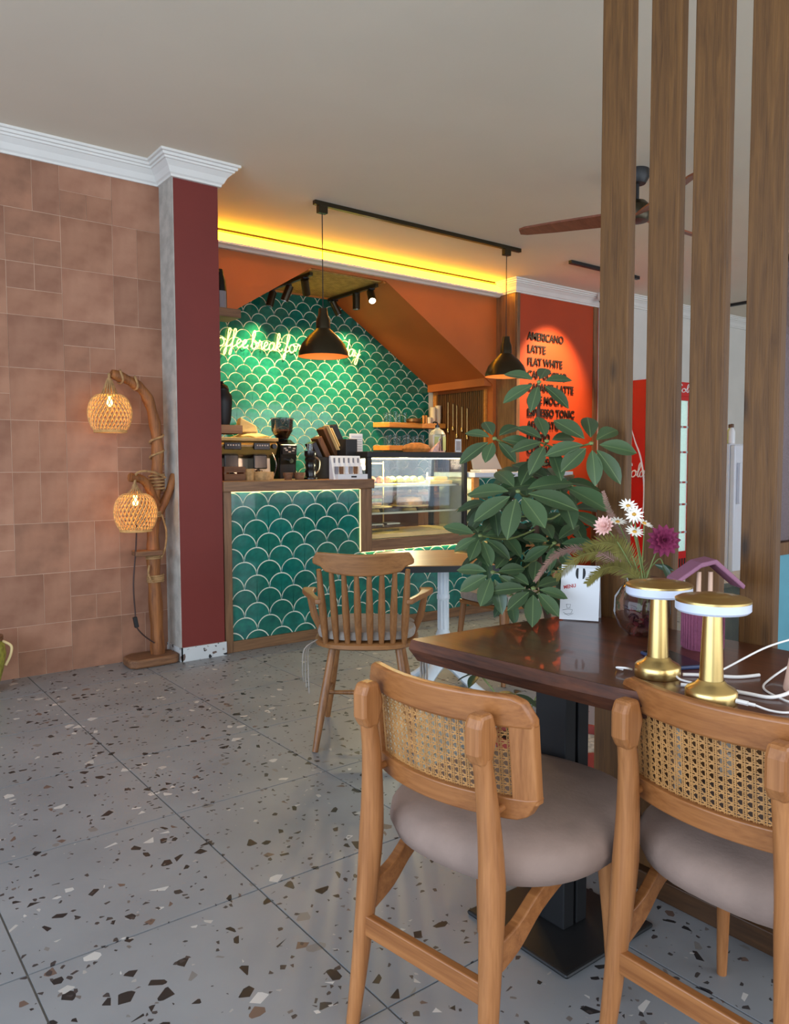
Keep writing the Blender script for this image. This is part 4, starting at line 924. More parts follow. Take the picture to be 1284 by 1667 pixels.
# ================================================================== POSTS AND TABLE
def screen_posts():
    XP = 1.848
    ys = [(1.345, 1.443), (1.192, 1.284), (1.06, 1.154), (.918, 1.004), (.77, .862), (.62, .712), (.47, .562), (.32, .41)]
    nm = ['first tall pine post of the row, nearest the plant', 'second tall pine post, behind the flower bowl', 'third tall pine post, behind the purple birdhouse', 'fourth tall pine post, right of the birdhouse',
          'fifth tall pine post of the row, past the picture edge', 'sixth tall pine post of the row', 'seventh tall pine post of the row', 'eighth tall pine post of the row']
    for (a, b), l in list(zip(ys, nm))[:5]:
        o = MB().box(0, .03, 0, b - a, 0, ZC - .061).build('wooden_post', mm['wood_post'], bevel=.003); o.location = (XP, a, .06)
        tag(o, l, 'post', 'row of pine posts')
    o = MB().box(1.82, 1.92, -.6, 1.5, 0, .0595).build('sill_beam', mm['wood_sill'], bevel=.004); tag(o, 'dark floor beam carrying the row of posts', 'beam')

    T = thing('long_table', 'long dark wooden table with a thick rough edge', 'table', (0, 0, 0))
    front = [(1.213, 1.518), (1.222, 1.40), (1.236, 1.25), (1.25, 1.10), (1.268, .93), (1.295, .78), (1.33, .62), (1.35, .45), (1.37, .2), (1.38, -.1), (1.385, -.5)]
    poly = front + [(1.835, -.5), (1.835, 1.475), (1.73, 1.488), (1.5, 1.505)]
    n = len(poly); rnd = random.Random(2)
    top = [(x, y, .75) for x, y in poly]; cx, cy = 1.6, .6
    mid = [(x + (-.008 if i < len(front) else 0) + rnd.uniform(-.004, .004), y + (.006 if y > 1.4 else 0), .725) for i, (x, y) in enumerate(poly)]
    bot = [(x + (.012 if i < len(front) else 0), y - (.01 if y > 1.4 else 0), .695) for i, (x, y) in enumerate(poly)]
    MB().add(top, [tuple(range(n))]).add([(x, y, .747) for x, y in poly], [tuple(range(n - 1, -1, -1))]).build('table_top', mm['wood_table'], T, recalc=False)
    MB().add([(x, y, .7495) for x, y in poly] + mid + bot, [(i, (i + 1) % n, n + (i + 1) % n, n + i) for i in range(n)] + [(n + i, n + (i + 1) % n, 2 * n + (i + 1) % n, 2 * n + i) for i in range(n)] + [tuple(2 * n + i for i in range(n))]).build('table_edge', mm['wood_edge'], T)
    for y in (1.30, -.15):
        b = MB().box(1.36, 1.70, y - .17, y + .17, 0, .012).build('base_plate', mm['black'], T, bevel=.01)
        MB().box(1.49, 1.53, y - .05, y + .05, .012, .695).box(1.54, 1.58, y - .05, y + .05, .012, .695).build('column', mm['black'], T, bevel=.003)
        MB().box(1.40, 1.67, y - .12, y + .12, .685, .695).build('top_plate', mm['black'], T)
screen_posts()

# ================================================================== CHAIRS
def superellipse(a, b, n=40, e=2.6):
    out = []
    for i in range(n):
        t = 2 * PI * i / n; c, s = math.cos(t), math.sin(t)
        out.append((a * math.copysign(abs(c) ** (2 / e), c), b * math.copysign(abs(s) ** (2 / e), s)))
    return out
def pad(layers, a, b, c, e=2.6, n=40, wob=0.0):
    mb = MB(); sh = superellipse(a, b, n, e); vs = []; k = len(layers)
    for s, z in layers: vs += [(c[0] + x * s, c[1] + y * s, c[2] + z + wob * math.sin(i * .9)) for i, (x, y) in enumerate(sh)]
    fs = [(i * n + j, i * n + (j + 1) % n, (i + 1) * n + (j + 1) % n, (i + 1) * n + j) for i in range(k - 1) for j in range(n)]
    fs += [tuple(range(n - 1, -1, -1)), tuple((k - 1) * n + j for j in range(n))]
    return mb.add(vs, fs)
def cane_chair(label, loc, rz):
    c = thing('cane_back_chair', label, 'chair', loc, rz, 'cane-back chairs at the long table')
    W = .215
    def xp(y, z): return .002 + .058 * (y / W) ** 2 - .10 * (z - .68)
    for s in (1, -1):
        pts = catmull([(-.045, s * .178, 0), (-.022, s * .168, .2), (-.004, s * .160, .42), (-.010, s * .152, .58), (-.022, s * .149, .66)], 4)
        k = len(pts); rad = []
        for i in range(k):
            z = pts[i].z; rad.append(.0145 + .0115 * min(1, z / .4) if z < .42 else .026 - .008 * ((z - .42) / .24))
        lg = MB().tube(pts, rad, 16).build('leg', mm['wood_beech'], c, smooth=True)
        y = s * .148
        MB().prism([(-.038, y - .018, .648), (-.052, y - .018, .672), (-.052, y - .018, .722), (-.042, y - .018, .744), (-.008, y - .018, .744), (.008, y - .018, .70), (-.004, y - .018, .66), (-.008, y - .018, .648)], (0, .036, 0)).build('leg_head', mm['wood_beech'], lg, bevel=.008, segs=2)
        MB().tube([(-.010, s * .154, .548), (xp(.154, .55) + .006, s * .154, .553)], .0075, 10).build('dowel', mm['wood_beech_y'], c, smooth=True)
        MB().tube(catmull([(.405, s * .184, 0), (.395, s * .178, .2), (.38, s * .17, .385)], 4), [.011, .012, .013, .014, .0155, .017, .018, .019, .02], 14).build('leg', mm['wood_beech'], c, smooth=True)
        sp = catmull([(-.005, s * .162, .275), (.06, s * .166, .298), (.13, s * .17, .345), (.22, s * .17, .372)], 4)
        MB().sweep_rect(sp, lambda i: [(0, -.011, -.031 + .001 * i), (0, .011, -.031 + .001 * i), (0, .011, .031 - .001 * i), (0, -.011, .031 - .001 * i)]).build('seat_bracket', mm['wood_beech_y'], c, bevel=.003)
    MB().box(-.032, -.012, -.158, .158, .198, .242).build('stretcher', mm['wood_beech_y'], c, bevel=.003)
    MB().box(.14, .38, -.13, .13, .355, .37).build('seat_frame', mm['wood_beech_y'], c)
    pad([(.55, -.005), (.86, 0), (.955, .014), (1.0, .042), (.985, .066), (.93, .084), (.75, .096), (.4, .102), (.1, .103)], .268, .256, (.288, 0, .372), 2.5, 48).build('seat', mm['seat'], c, smooth=True)
    # curved back frame
    N = 24; rc = .045; ys = [-W + 2 * W * i / N for i in range(N + 1)]
    def cut(y):
        d = abs(y) - (W - rc); return 0 if d <= 0 else rc - math.sqrt(max(0, rc * rc - d * d))
    th = .012
    def rail(name, zf0, zf1):
        pts = [(0, y, 0) for y in ys]
        def sec(i):
            y = ys[i]; a, b = zf0(y), zf1(y)
            if b - a < .004: a, b = (a + b) / 2 - .002, (a + b) / 2 + .002
            return [(xp(y, a) - th, 0, a), (xp(y, a) + th, 0, a), (xp(y, b) + th, 0, b), (xp(y, b) - th, 0, b)]
        MB().sweep_rect(pts, sec).build(name, mm['wood_beech_y'], c, bevel=.006, segs=3, smooth=True)
    rail('top_rail', lambda y: .708, lambda y: .770 - cut(y))
    rail('bottom_rail', lambda y: .530 + cut(y), lambda y: .573)
    for s in (1, -1):
        zz = [.562 + .156 * i / 6 for i in range(7)]
        def sec(i):
            z = zz[i]; o = []
            for y in (s * .172, s * .2145): o.append((y, z))
            (ya, _), (yb, _) = o
            return [(xp(ya, z) - th + .001, ya, z), (xp(ya, z) + th - .001, ya, z), (xp(yb, z) + th - .001, yb, z), (xp(yb, z) - th + .001, yb, z)]
        MB().sweep_rect([(0, 0, 0)] * 7, sec).build('stile', mm['wood_beech'], c, bevel=.003)
    # woven cane
    mb = MB(); Z0, Z1, YW_ = .570, .712, .174; d = .0165; wd = .0012
    def strand(pts, off):
        vs = []
        for (y, z), (ty, tz) in pts:
            x = xp(y, z) + off
            vs += [(x, y - tz * wd, z + ty * wd), (x, y + tz * wd, z - ty * wd)]
        mb.add(vs, [(2 * i, 2 * i + 1, 2 * i + 3, 2 * i + 2) for i in range(len(pts) - 1)])
    y = -YW_ + d / 2
    while y < YW_:
        for e in (-.0024, .0024): strand([((y + e, Z0 + (Z1 - Z0) * k / 4), (0, 1)) for k in range(5)], 0)
        y += d
    z = Z0 + d / 2
    while z < Z1:
        for e in (-.0024, .0024): strand([((-YW_ + 2 * YW_ * k / 20, z + e), (1, 0)) for k in range(21)], .0007)
        z += d
    for s in (1, -1):
        y = -YW_ - (Z1 - Z0)
        while y < YW_ + (Z1 - Z0):
            pts = []
            for k in range(15):
                zz_ = Z0 + (Z1 - Z0) * k / 14; yy = y + s * (zz_ - Z0) + (0 if s > 0 else (Z1 - Z0) * 0)
                if -YW_ <= yy <= YW_: pts.append(((yy, zz_), (s * .707, .707)))
            if len(pts) > 1: strand(pts, .0014)
            y += d
    stuff(mb.build('cane_weave', mm['cane'], c, recalc=False))
cane_chair('cane-backed beech chair nearest the room, taupe seat, left of its twin', (.962, 1.150, 0), R(8))
cane_chair('cane-backed beech chair cut by the right picture edge, below the brass lamps', (1.262, .742, 0), R(0))

def windsor(label, loc, rz):
    c = thing('windsor_armchair', label, 'chair', loc, rz)
    pad([(.9, 0), (1.0, .01), (1.0, .026), (.95, .032), (.5, .034)], .215, .225, (.21, 0, .415), 2.8).build('seat', mm['wood_walnut_y'], c, smooth=True)
    for x, xf, s in ((.08, -.03, 1), (.08, -.03, -1), (.34, .43, 1), (.34, .43, -1)):
        MB().tube([(xf, s * .205, 0), (xf * .55 + x * .45, s * .175, .2), (x, s * .14, .418)], [.0125, .018, .015], 12).build('leg', mm['wood_walnut'], c, smooth=True)
    for s in (1, -1): MB().tube([(.015, s * .182, .17), (.2, s * .185, .185), (.385, s * .18, .17)], [.008, .012, .008], 10).build('stretcher', mm['wood_walnut'], c, smooth=True)
    MB().tube([(.2, -.185, .185), (.2, 0, .185), (.2, .185, .185)], [.008, .012, .008], 10).build('stretcher', mm['wood_walnut'], c, smooth=True)
    def xb(y): return -.075 + .06 * (y / .23) ** 2
    N = 24; ys = [-.208 + .416 * i / N for i in range(N + 1)]
    def sec(i):
        y = ys[i]; u = abs(y) / .208; zt = .835 - .003 * math.cos(u * PI) - (.03 * max(0, (u - .9) / .1) ** 2); zb = .742 + .03 * u ** 2 + (.018 * u if u > .75 else 0)
        return [(xb(y) - .011, 0, zb), (xb(y) + .011, 0, zb), (xb(y) + .009 - .01, 0, zt), (xb(y) - .013 - .008, 0, zt)]
    MB().sweep_rect([(0, y, 0) for y in ys], sec).build('crest_rail', mm['wood_walnut_y'], c, bevel=.006, segs=3, smooth=True)
    for i in range(8):
        u = -1 + 2 * i / 7; yt = u * .182; yb = u * .165
        p0 = Vector((.015 + .03 * u * u, yb, .44)); p1 = Vector((xb(yt), yt, .765)); pm = p0.lerp(p1, .45)
        r_ = .0135 if i in (0, 7) else .0125
        MB().tube([p0, p0.lerp(p1, .2), pm, p0.lerp(p1, .75), p1], [r_ * .8, r_ * 1.15, r_ * 1.25, r_, r_ * .75], 12).build('spindle', mm['wood_walnut'], c, smooth=True)
    for s in (1, -1):
        pts = catmull([(-.02, s * .188, .628), (.06, s * .215, .63), (.14, s * .245, .632), (.22, s * .262, .634), (.275, s * .258, .634)], 3); k = len(pts)
        wds = [.014 + .02 * max(0, (i / (k - 1) - .35)) * 1.6 for i in range(k)]; wds[-1] = .016
        MB().sweep_rect(pts, lambda i: [(0, -wds[i], -.011), (0, wds[i], -.011), (0, wds[i], .011), (0, -wds[i], .011)]).build('arm', mm['wood_walnut'], c, bevel=.006, segs=3)
        MB().tube([(.2, s * .255, .626), (.215, s * .235, .53), (.225, s * .2, .44)], [.013, .017, .012], 12).build('arm_post', mm['wood_walnut'], c, smooth=True)
    cu = pad([(.8, 0), (.98, .006), (1.0, .022), (.97, .04), (.85, .05), (.4, .055)], .2, .215, (.22, 0, .452), 3.2, wob=.001).build('cushion', mm['cushion'], c, smooth=True)
    for s in (1, -1):
        for k in range(3):
            MB().tube(catmull([(.03, s * .2, .46), (.0 - .01 * k, s * (.232 + .008 * k), .43), (.01, s * (.236 + .012 * k), .33), (.0 + .02 * k, s * (.232 + .014 * k), .24 + .02 * k)], 4), .004 if s > 0 else .007, 6, flat=.4).build('cushion_tie', mm['cushion'], cu, smooth=True)
windsor('spindle-back wooden armchair with a grey tied cushion before the bar', (1.835, 2.61, 0), R(51))

def cafe_table():
    t = thing('cafe_table', 'small square cafe table with ornate white iron leg', 'table', (2.66, 3.06, 0), R(60))
    a, k = .335, .09
    poly = [(-a + k, -a), (a - k, -a), (a, -a + k), (a, a - k), (a - k, a), (-a + k, a), (-a, a - k), (-a, -a + k)]
    MB().prism([(x, y, .675) for x, y in poly], (0, 0, .03)).build('edge_band', mm['black'], t)
    MB().prism([(x * .995, y * .995, .7052) for x, y in poly], (0, 0, .004)).build('table_top', mm['wood_top'], t)
    MB().lathe([(.0, .15), (.05, .15), (.055, .17), (.04, .19), (.034, .22), (.045, .27), (.04, .3), (.028, .33), (.026, .48), (.034, .49), (.034, .51), (.026, .52), (.024, .64), (.05, .66), (.06, .675), (0, .675)], 20).build('column', mm['white_iron'], t, smooth=True)
    mb = MB()
    for i in range(10):
        q = 2 * PI * i / 10; mb.tube([(.027 * math.cos(q), .027 * math.sin(q), .33), (.026 * math.cos(q), .026 * math.sin(q), .64)], .004, 5)
    mb.build('flute', mm['white_iron'], t, smooth=True)
    mb = MB()
    for i in range(12):
        q = 2 * PI * i / 12; mb.tube(catmull([(.03 * math.cos(q), .03 * math.sin(q), .29), (.05 * math.cos(q + .2), .05 * math.sin(q + .2), .25), (.045 * math.cos(q), .045 * math.sin(q), .2), (.055 * math.cos(q), .055 * math.sin(q), .16)], 3), .006, 5)
    mb.build('scroll_relief', mm['white_iron'], t, smooth=True)
    for i in range(4):
        q = PI / 4 + i * PI / 2; c_, s_ = math.cos(q), math.sin(q)
        pts = catmull([(.02 * c_, .02 * s_, .16), (.08 * c_, .08 * s_, .13), (.16 * c_, .16 * s_, .07), (.23 * c_, .23 * s_, .035), (.28 * c_, .28 * s_, .018)], 4)
        MB().tube(pts, [.045 - .0018 * j for j in range(len(pts))], 10, flat=.7).build('foot', mm['white_iron'], t, smooth=True)
    # side chair beyond it
    c = thing('side_chair', 'wooden side chair with a grey seat pad beside the cafe table', 'chair', (3.16, 3.10, 0), R(178))
    for x, xf, s in ((-.17, -.2, 1), (-.17, -.2, -1), (.17, .2, 1), (.17, .2, -1)):
        MB().tube([(xf, s * .2, 0), (x, s * .16, .41)], [.012, .019], 12).build('leg', mm['wood_walnut'], c, smooth=True)
    MB().box(-.19, .19, -.18, .18, .40, .425).build('seat_frame', mm['wood_walnut_y'], c, bevel=.006)
    pad([(.85, 0), (.99, .01), (1.0, .035), (.96, .055), (.7, .065)], .22, .22, (0, 0, .426), 3.4).build('seat_pad', mm['cushion'], c, smooth=True)
    for s in (1, -1): MB().tube([(-.19, s * .17, .4), (-.21, s * .18, .58), (-.25, s * .19, .76)], [.017, .016, .013], 12).build('back_post', mm['wood_walnut'], c, smooth=True)
    ys = [-.21 + .42 * i / 12 for i in range(13)]
    MB().sweep_rect([(-.26 + .05 * (y / .21) ** 2, y, .74) for y in ys], lambda i: [(-.01, 0, -.05), (.01, 0, -.05), (.008, 0, .05), (-.014, 0, .05)]).build('back_rail', mm['wood_walnut_y'], c, bevel=.005, smooth=True)
cafe_table()

# ================================================================== PLANTS
def leaf_mesh(name, m_, asp=.42, droop=.22, n=7):
    mb = MB(); vs = []
    for i in range(n + 1):
        u = i / n; wv = asp * (math.sin(PI * min(1, u ** .85)) ** .8) * (.55 + .6 * u) * .5
        if i == n: wv = .004
        if i == 0: wv = .01
        z = -droop * u * u
        vs += [(u, -wv, z + wv * .28), (u, -wv * .5, z + wv * .07), (u, 0, z), (u, wv * .5, z + wv * .07), (u, wv, z + wv * .28)]
    fs = [(i * 5 + j, (i + 1) * 5 + j, (i + 1) * 5 + j + 1, i * 5 + j + 1) for i in range(n) for j in range(4)]
    mb.add(vs, fs); me = mb.mesh(name, recalc=False); me.materials.append(m_)
    for p in me.polygons: p.use_smooth = True
    return me
def schefflera():
    rnd = random.Random(11)
    base = Vector((1.99, 1.63, 0))
    p = thing('umbrella_plant', 'tall umbrella plant with glossy leaf rosettes in a red pot', 'plant', base)
    MB().lathe([(0, 0), (.1, 0), (.125, .2), (.135, .25), (.15, .25), (.152, .295), (.138, .295), (.134, .26), (0, .255)], 28).build('pot', mm['pot_red'], p, smooth=True)
    MB().lathe([(0, .272), (.06, .275), (.133, .268)], 24).build('soil', mm['pebble'], p, smooth=True)
    L = [(1.711, 1.547, 1.429, .110), (1.567, 1.582, 1.264, .101), (1.646, 1.458, 1.255, .102), (1.703, 1.351, 1.247, .120), (1.577, 1.500, 1.116, .139), (1.702, 1.469, 1.139, .143), (1.559, 1.630, .985, .093), (1.548, 1.567, .886, .101), (1.601, 1.462, .848, .099), (1.767, 1.532, .958, .100),
         (1.851, 1.662, 1.019, .116), (1.809, 1.754, .986, .119), (1.914, 1.616, 1.048, .116), (1.730, 1.758, 1.068, .107), (1.801, 1.692, .913, .116), (1.743, 1.799, .907, .099), (1.837, 1.597, .861, .095), (1.773, 1.669, 1.165, .104), (1.853, 1.542, 1.128, .093), (1.691, 1.638, .80, .084), (1.780, 1.590, .80, .084), (1.879, 1.574, .975, .076), (1.70, 1.70, .99, .11), (1.64, 1.66, 1.08, .10), (1.90, 1.72, .93, .11)]
    spine = [(1.99, 1.63, .26), (1.93, 1.64, .5), (1.84, 1.63, .75), (1.79, 1.62, .95), (1.76, 1.60, 1.12), (1.735, 1.57, 1.30), (1.711, 1.547, 1.42)]
    sp = catmull([Vector(q) - base for q in spine], 4)
    MB().tube(sp, [.014 - .010 * i / (len(sp) - 1) for i in range(len(sp))], 8).build('stem', mm['stemb'], p, smooth=True)
    lm = [leaf_mesh('leaflet', mm['leaf'], .52, .2), leaf_mesh('leaflet', mm['leaf'], .58, .1), leaf_mesh('leaflet', mm['leaf2'], .52, .3)]
    cam_dir = Vector((-.60, -.79, .12)).normalized()
    for k, (x, y, z, r_) in enumerate(L):
        c = Vector((x, y, z)) - base; a = min(sp, key=lambda q: (q - c).length + (0.6 if q.z > c.z + .02 else 0) + (.3 if c.z - q.z > .25 else 0))
        mid = a.lerp(c, .5) + Vector((0, 0, -.02))
        MB().tube(catmull([a, mid, c], 4), .0028, 6).build('petiole', mm['stemg'], p, smooth=True)
        axis = (cam_dir * (.9 if k < 10 else .5) + Vector((0, 0, .75)) + Vector((rnd.uniform(-.25, .25), rnd.uniform(-.25, .25), 0))).normalized()
        t0 = axis.cross(Vector((0, 0, 1))).normalized(); t1 = axis.cross(t0)
        n = rnd.choice((7, 8, 8)) if k else 6
        ph = rnd.uniform(0, 6)
        for i in range(n):
            q = 2 * PI * (i + rnd.uniform(-.14, .14)) / n + ph
            d = (t0 * math.cos(q) + t1 * math.sin(q)) * 1.0 + axis * rnd.uniform(-.12, .18) + Vector((0, 0, -.16)); d.normalize()
            side = axis.cross(d).normalized(); up = d.cross(side)
            ln = r_ * rnd.uniform(.82, 1.1)
            st = c + d * ln * .2
            mw = Matrix((d * ln * .92, side * ln * .92, up * ln * .92)).transposed().to_4x4(); mw.translation = st
            inst('leaf', lm[rnd.randrange(2)] if k < 10 else lm[rnd.choice((0, 2, 2))], p, mw=mw)
        mb = MB()
        for i in range(n):
            pass
        mb.lathe([(0, -.006), (.006, -.003), (.007, .003), (0, .007)], 8, c); mb.build('node', mm['stemg'], p, smooth=True)
    # short plant beneath
    b2 = Vector((2.10, 1.98, 0))
    p2 = thing('low_plant', 'low leafy plant in a small red pot seen under the table', 'plant', b2)
    MB().lathe([(0, 0), (.07, 0), (.09, .16), (.1, .16), (.1, .19), (.09, .19), (.086, .165), (0, .16)], 24).build('pot', mm['pot_red'], p2, smooth=True)
    MB().lathe([(0, .175), (.086, .172)], 20).build('soil', mm['soil'], p2)
    for k in range(9):
        q = rnd.uniform(0, 2 * PI); h = rnd.uniform(.24, .42); e = Vector((math.cos(q) * rnd.uniform(.06, .2), math.sin(q) * rnd.uniform(.06, .2), h))
        MB().tube(catmull([(0, 0, .17), e * .55 + Vector((0, 0, .1)), e], 4), .003, 6).build('stalk', mm['stemg'], p2, smooth=True)
        for j in range(4):
            t = 2 * PI * j / 4 + q; d = Vector((math.cos(t), math.sin(t), rnd.uniform(-.2, .3))).normalized(); side = Vector((0, 0, 1)).cross(d).normalized(); up = d.cross(side); ln = rnd.uniform(.07, .11)
            mw = Matrix((d * ln, side * ln, up * ln)).transposed().to_4x4(); mw.translation = e
            inst('leaf', lm[2], p2, mw=mw)
schefflera()

def bowl_flowers():
    rnd = random.Random(5); c0 = Vector((1.712, 1.190, .7502))
    v = thing('glass_bowl', 'round glass bowl of dried petals at the far table edge', 'bowl', c0)
    prof = [(0, .004), (.035, .004), (.058, .022), (.071, .06), (.068, .1), (.05, .128), (.038, .14), (.042, .15)]
    MB().lathe(prof, 36).build('glass_body', mm['glass_tint'], v, smooth=True)
    me = [leaf_mesh('dried_petal', m_, .7, .3, 4) for m_ in mm['petals']]
    for i in range(60):
        q = rnd.uniform(0, 2 * PI); z = rnd.uniform(.012, .062); rad = .052 * math.sqrt(rnd.random()) * (.6 + .4 * min(1, z / .05))
        ln = rnd.uniform(.018, .03); e = Matrix.Rotation(rnd.uniform(0, 6), 4, 'Z') @ Matrix.Rotation(rnd.uniform(-1, 1), 4, 'Y')
        mw = Matrix.Translation((rad * math.cos(q) * .75, rad * math.sin(q) * .75, z)) @ e @ Matrix.Scale(ln, 4)
        inst('dried_petal', me[rnd.randrange(3)], v, mw=mw)
    mouth = Vector((0, 0, .13))
    def stem(pts, m_, parent, r_=.0018): MB().tube(catmull(pts, 4), r_, 6).build('stem', m_, parent, smooth=True)
    def flower(name, label, cat, pos, rad, rings, m_, cm, face, grp=None, asp=.35):
        f = thing(name, label, cat, c0, group=grp); p = Vector(pos) - c0
        stem([(rnd.uniform(-.01, .01), rnd.uniform(-.01, .01), .06), mouth * .95 + Vector((rnd.uniform(-.012, .012), rnd.uniform(-.012, .012), 0)), p.lerp(mouth, .4) + Vector((0, 0, .01)), p], mm['stemg'], f)
        ax = Vector(face).normalized(); t0 = ax.cross(Vector((0, 0, 1))).normalized(); t1 = ax.cross(t0)
        pm = leaf_mesh('petal', m_, asp, -.1, 4)
        for k, (n, ln, lift) in enumerate(rings):
            for i in range(n):
                q = 2 * PI * (i + .5 * k) / n; d = ((t0 * math.cos(q) + t1 * math.sin(q)) * math.cos(lift) + ax * math.sin(lift)).normalized(); side = ax.cross(d).normalized(); up = d.cross(side); L_ = rad * ln
                mw = Matrix((d * L_, side * L_, up * L_)).transposed().to_4x4(); mw.translation = p + d * rad * .06 + ax * rad * .04 * k
                inst('petal', pm, f, mw=mw)
        if cm: MB().lathe([(0, -.004), (rad * .22, -.002), (rad * .24, .003), (0, .006)], 10, p).build('centre', cm, f, smooth=True)
    toc = (-.62, -.76, .2)
    flower('dahlia', 'large magenta dahlia at the right of the bowl', 'flower', (1.716, 1.132, .999), .040, [(14, 1, -.15), (13, .95, .25), (12, .82, .6), (9, .62, .95), (6, .42, 1.25)], mm['dahlia'], None, toc, asp=.5)
    for k, (ps, l, fc) in enumerate((((1.674, 1.209, 1.084), 'topmost white daisy above the glass bowl', (-.4, -.5, .7)), ((1.677, 1.193, 1.063), 'white daisy just under the topmost one, facing the room', (-.6, -.76, .1)), ((1.687, 1.17, 1.041), 'white daisy on the right, leaning towards the dahlia', (.1, -.5, .8)), ((1.676, 1.19, 1.019), 'lowest white daisy in the middle of the bunch', (-.3, -.5, .8)), ((1.668, 1.236, 1.042), 'white daisy beside the pink bloom', (-.2, -.3, .9)))):
        flower('daisy', l, 'flower', ps, .024, [(13, 1, .05)], mm['daisy'], mm['yellow'], fc, 'white daisies in the bowl', asp=.3)
    flower('pink_bloom', 'pale pink bloom facing left at the edge of the bunch', 'flower', (1.626, 1.242, 1.031), .029, [(14, 1, .35), (12, .9, .7), (8, .7, 1.1)], mm['chrys'], None, (-.85, -.2, .35), asp=.35)
    def frond(label, pts, m_, ln, dens, wide):
        f = thing('fern_frond', label, 'foliage', c0); P_ = catmull([Vector(q) - c0 for q in pts], 8)
        MB().tube(P_, [.002 - .0012 * i / (len(P_) - 1) for i in range(len(P_))], 6).build('rachis', m_, f, smooth=True)
        mb = MB(); k = len(P_)
        for i in range(3, k - 1):
            T = (P_[i + 1] - P_[i]).normalized(); S = T.cross(Vector((0.5, .7, .5))).normalized(); u = i / k
            for e in range(dens):
                o = P_[i].lerp(P_[i + 1], e / dens)
                for s in (1, -1):
                    d = (S * s + T * .7 + Vector((0, 0, rnd.uniform(-.35, .1)))).normalized(); L_ = ln * (math.sin(PI * min(1, u * .9 + .08)) ** .6) * rnd.uniform(.8, 1.1); n_ = d.cross(T).normalized() * wide
                    wv = d.cross(n_).normalized() * wide
                    mb.add([o - wv, o + wv, o + d * L_ * .6 + wv * .9, o + d * L_, o + d * L_ * .6 - wv * .9], [(0, 1, 2, 3, 4)])
        stuff(mb.build('pinnae', m_, f, recalc=False))
    m0 = tuple(c0 + Vector((0, 0, .07))); m1 = tuple(c0 + mouth)
    frond('long olive fern frond arching left over the white card', [m0, m1, (1.66, 1.25, .955), (1.59, 1.29, .955), (1.53, 1.32, .90)], mm['fern'], .038, 3, .0014)
    frond('mauve feathery frond drooping far left of the bowl', [m0, m1, (1.63, 1.27, .965), (1.56, 1.34, .96), (1.495, 1.36, .89)], mm['fern_p'], .022, 4, .0012)
    frond('short olive fern frond spreading in the middle of the bunch', [m0, m1, (1.68, 1.22, .96), (1.635, 1.24, .99), (1.60, 1.29, .975)], mm['fern'], .045, 3, .0013)
    frond('upright thin mauve spray by the first post', [m0, m1, (1.69, 1.23, 1.0), (1.685, 1.27, 1.06), (1.69, 1.30, 1.12)], mm['fern_p'], .014, 3, .001)
    frond('low olive frond hanging over the card front', [m0, m1, (1.66, 1.22, .925), (1.60, 1.23, .925), (1.565, 1.25, .89)], mm['fern'], .032, 3, .0014)
    # small dark leaf near dahlia
    lf = thing('dahlia_leaf_sprig', 'small dark green leaf sprig below the dahlia', 'foliage', c0)
    MB().tube(catmull([(0, 0, .08), (.005, -.005, .15), (.01, -.04, .2), (.0, -.06, .19)], 4), .0016, 6).build('stem', mm['stemg'], lf)
    me2 = leaf_mesh('leaf', mm['leaf2'], .4, .1, 5)
    for d, pos in (((.1, -.5, -.85), (0, -.058, .19)), ((.2, -.9, -.2), (.008, -.03, .185))):
        d = Vector(d).normalized(); s_ = d.cross(Vector((.6, .75, 0))).normalized(); u = d.cross(s_); mw = Matrix((d * .05, s_ * .05, u * .05)).transposed().to_4x4(); mw.translation = pos; inst('leaf', me2, lf, mw=mw)
bowl_flowers()

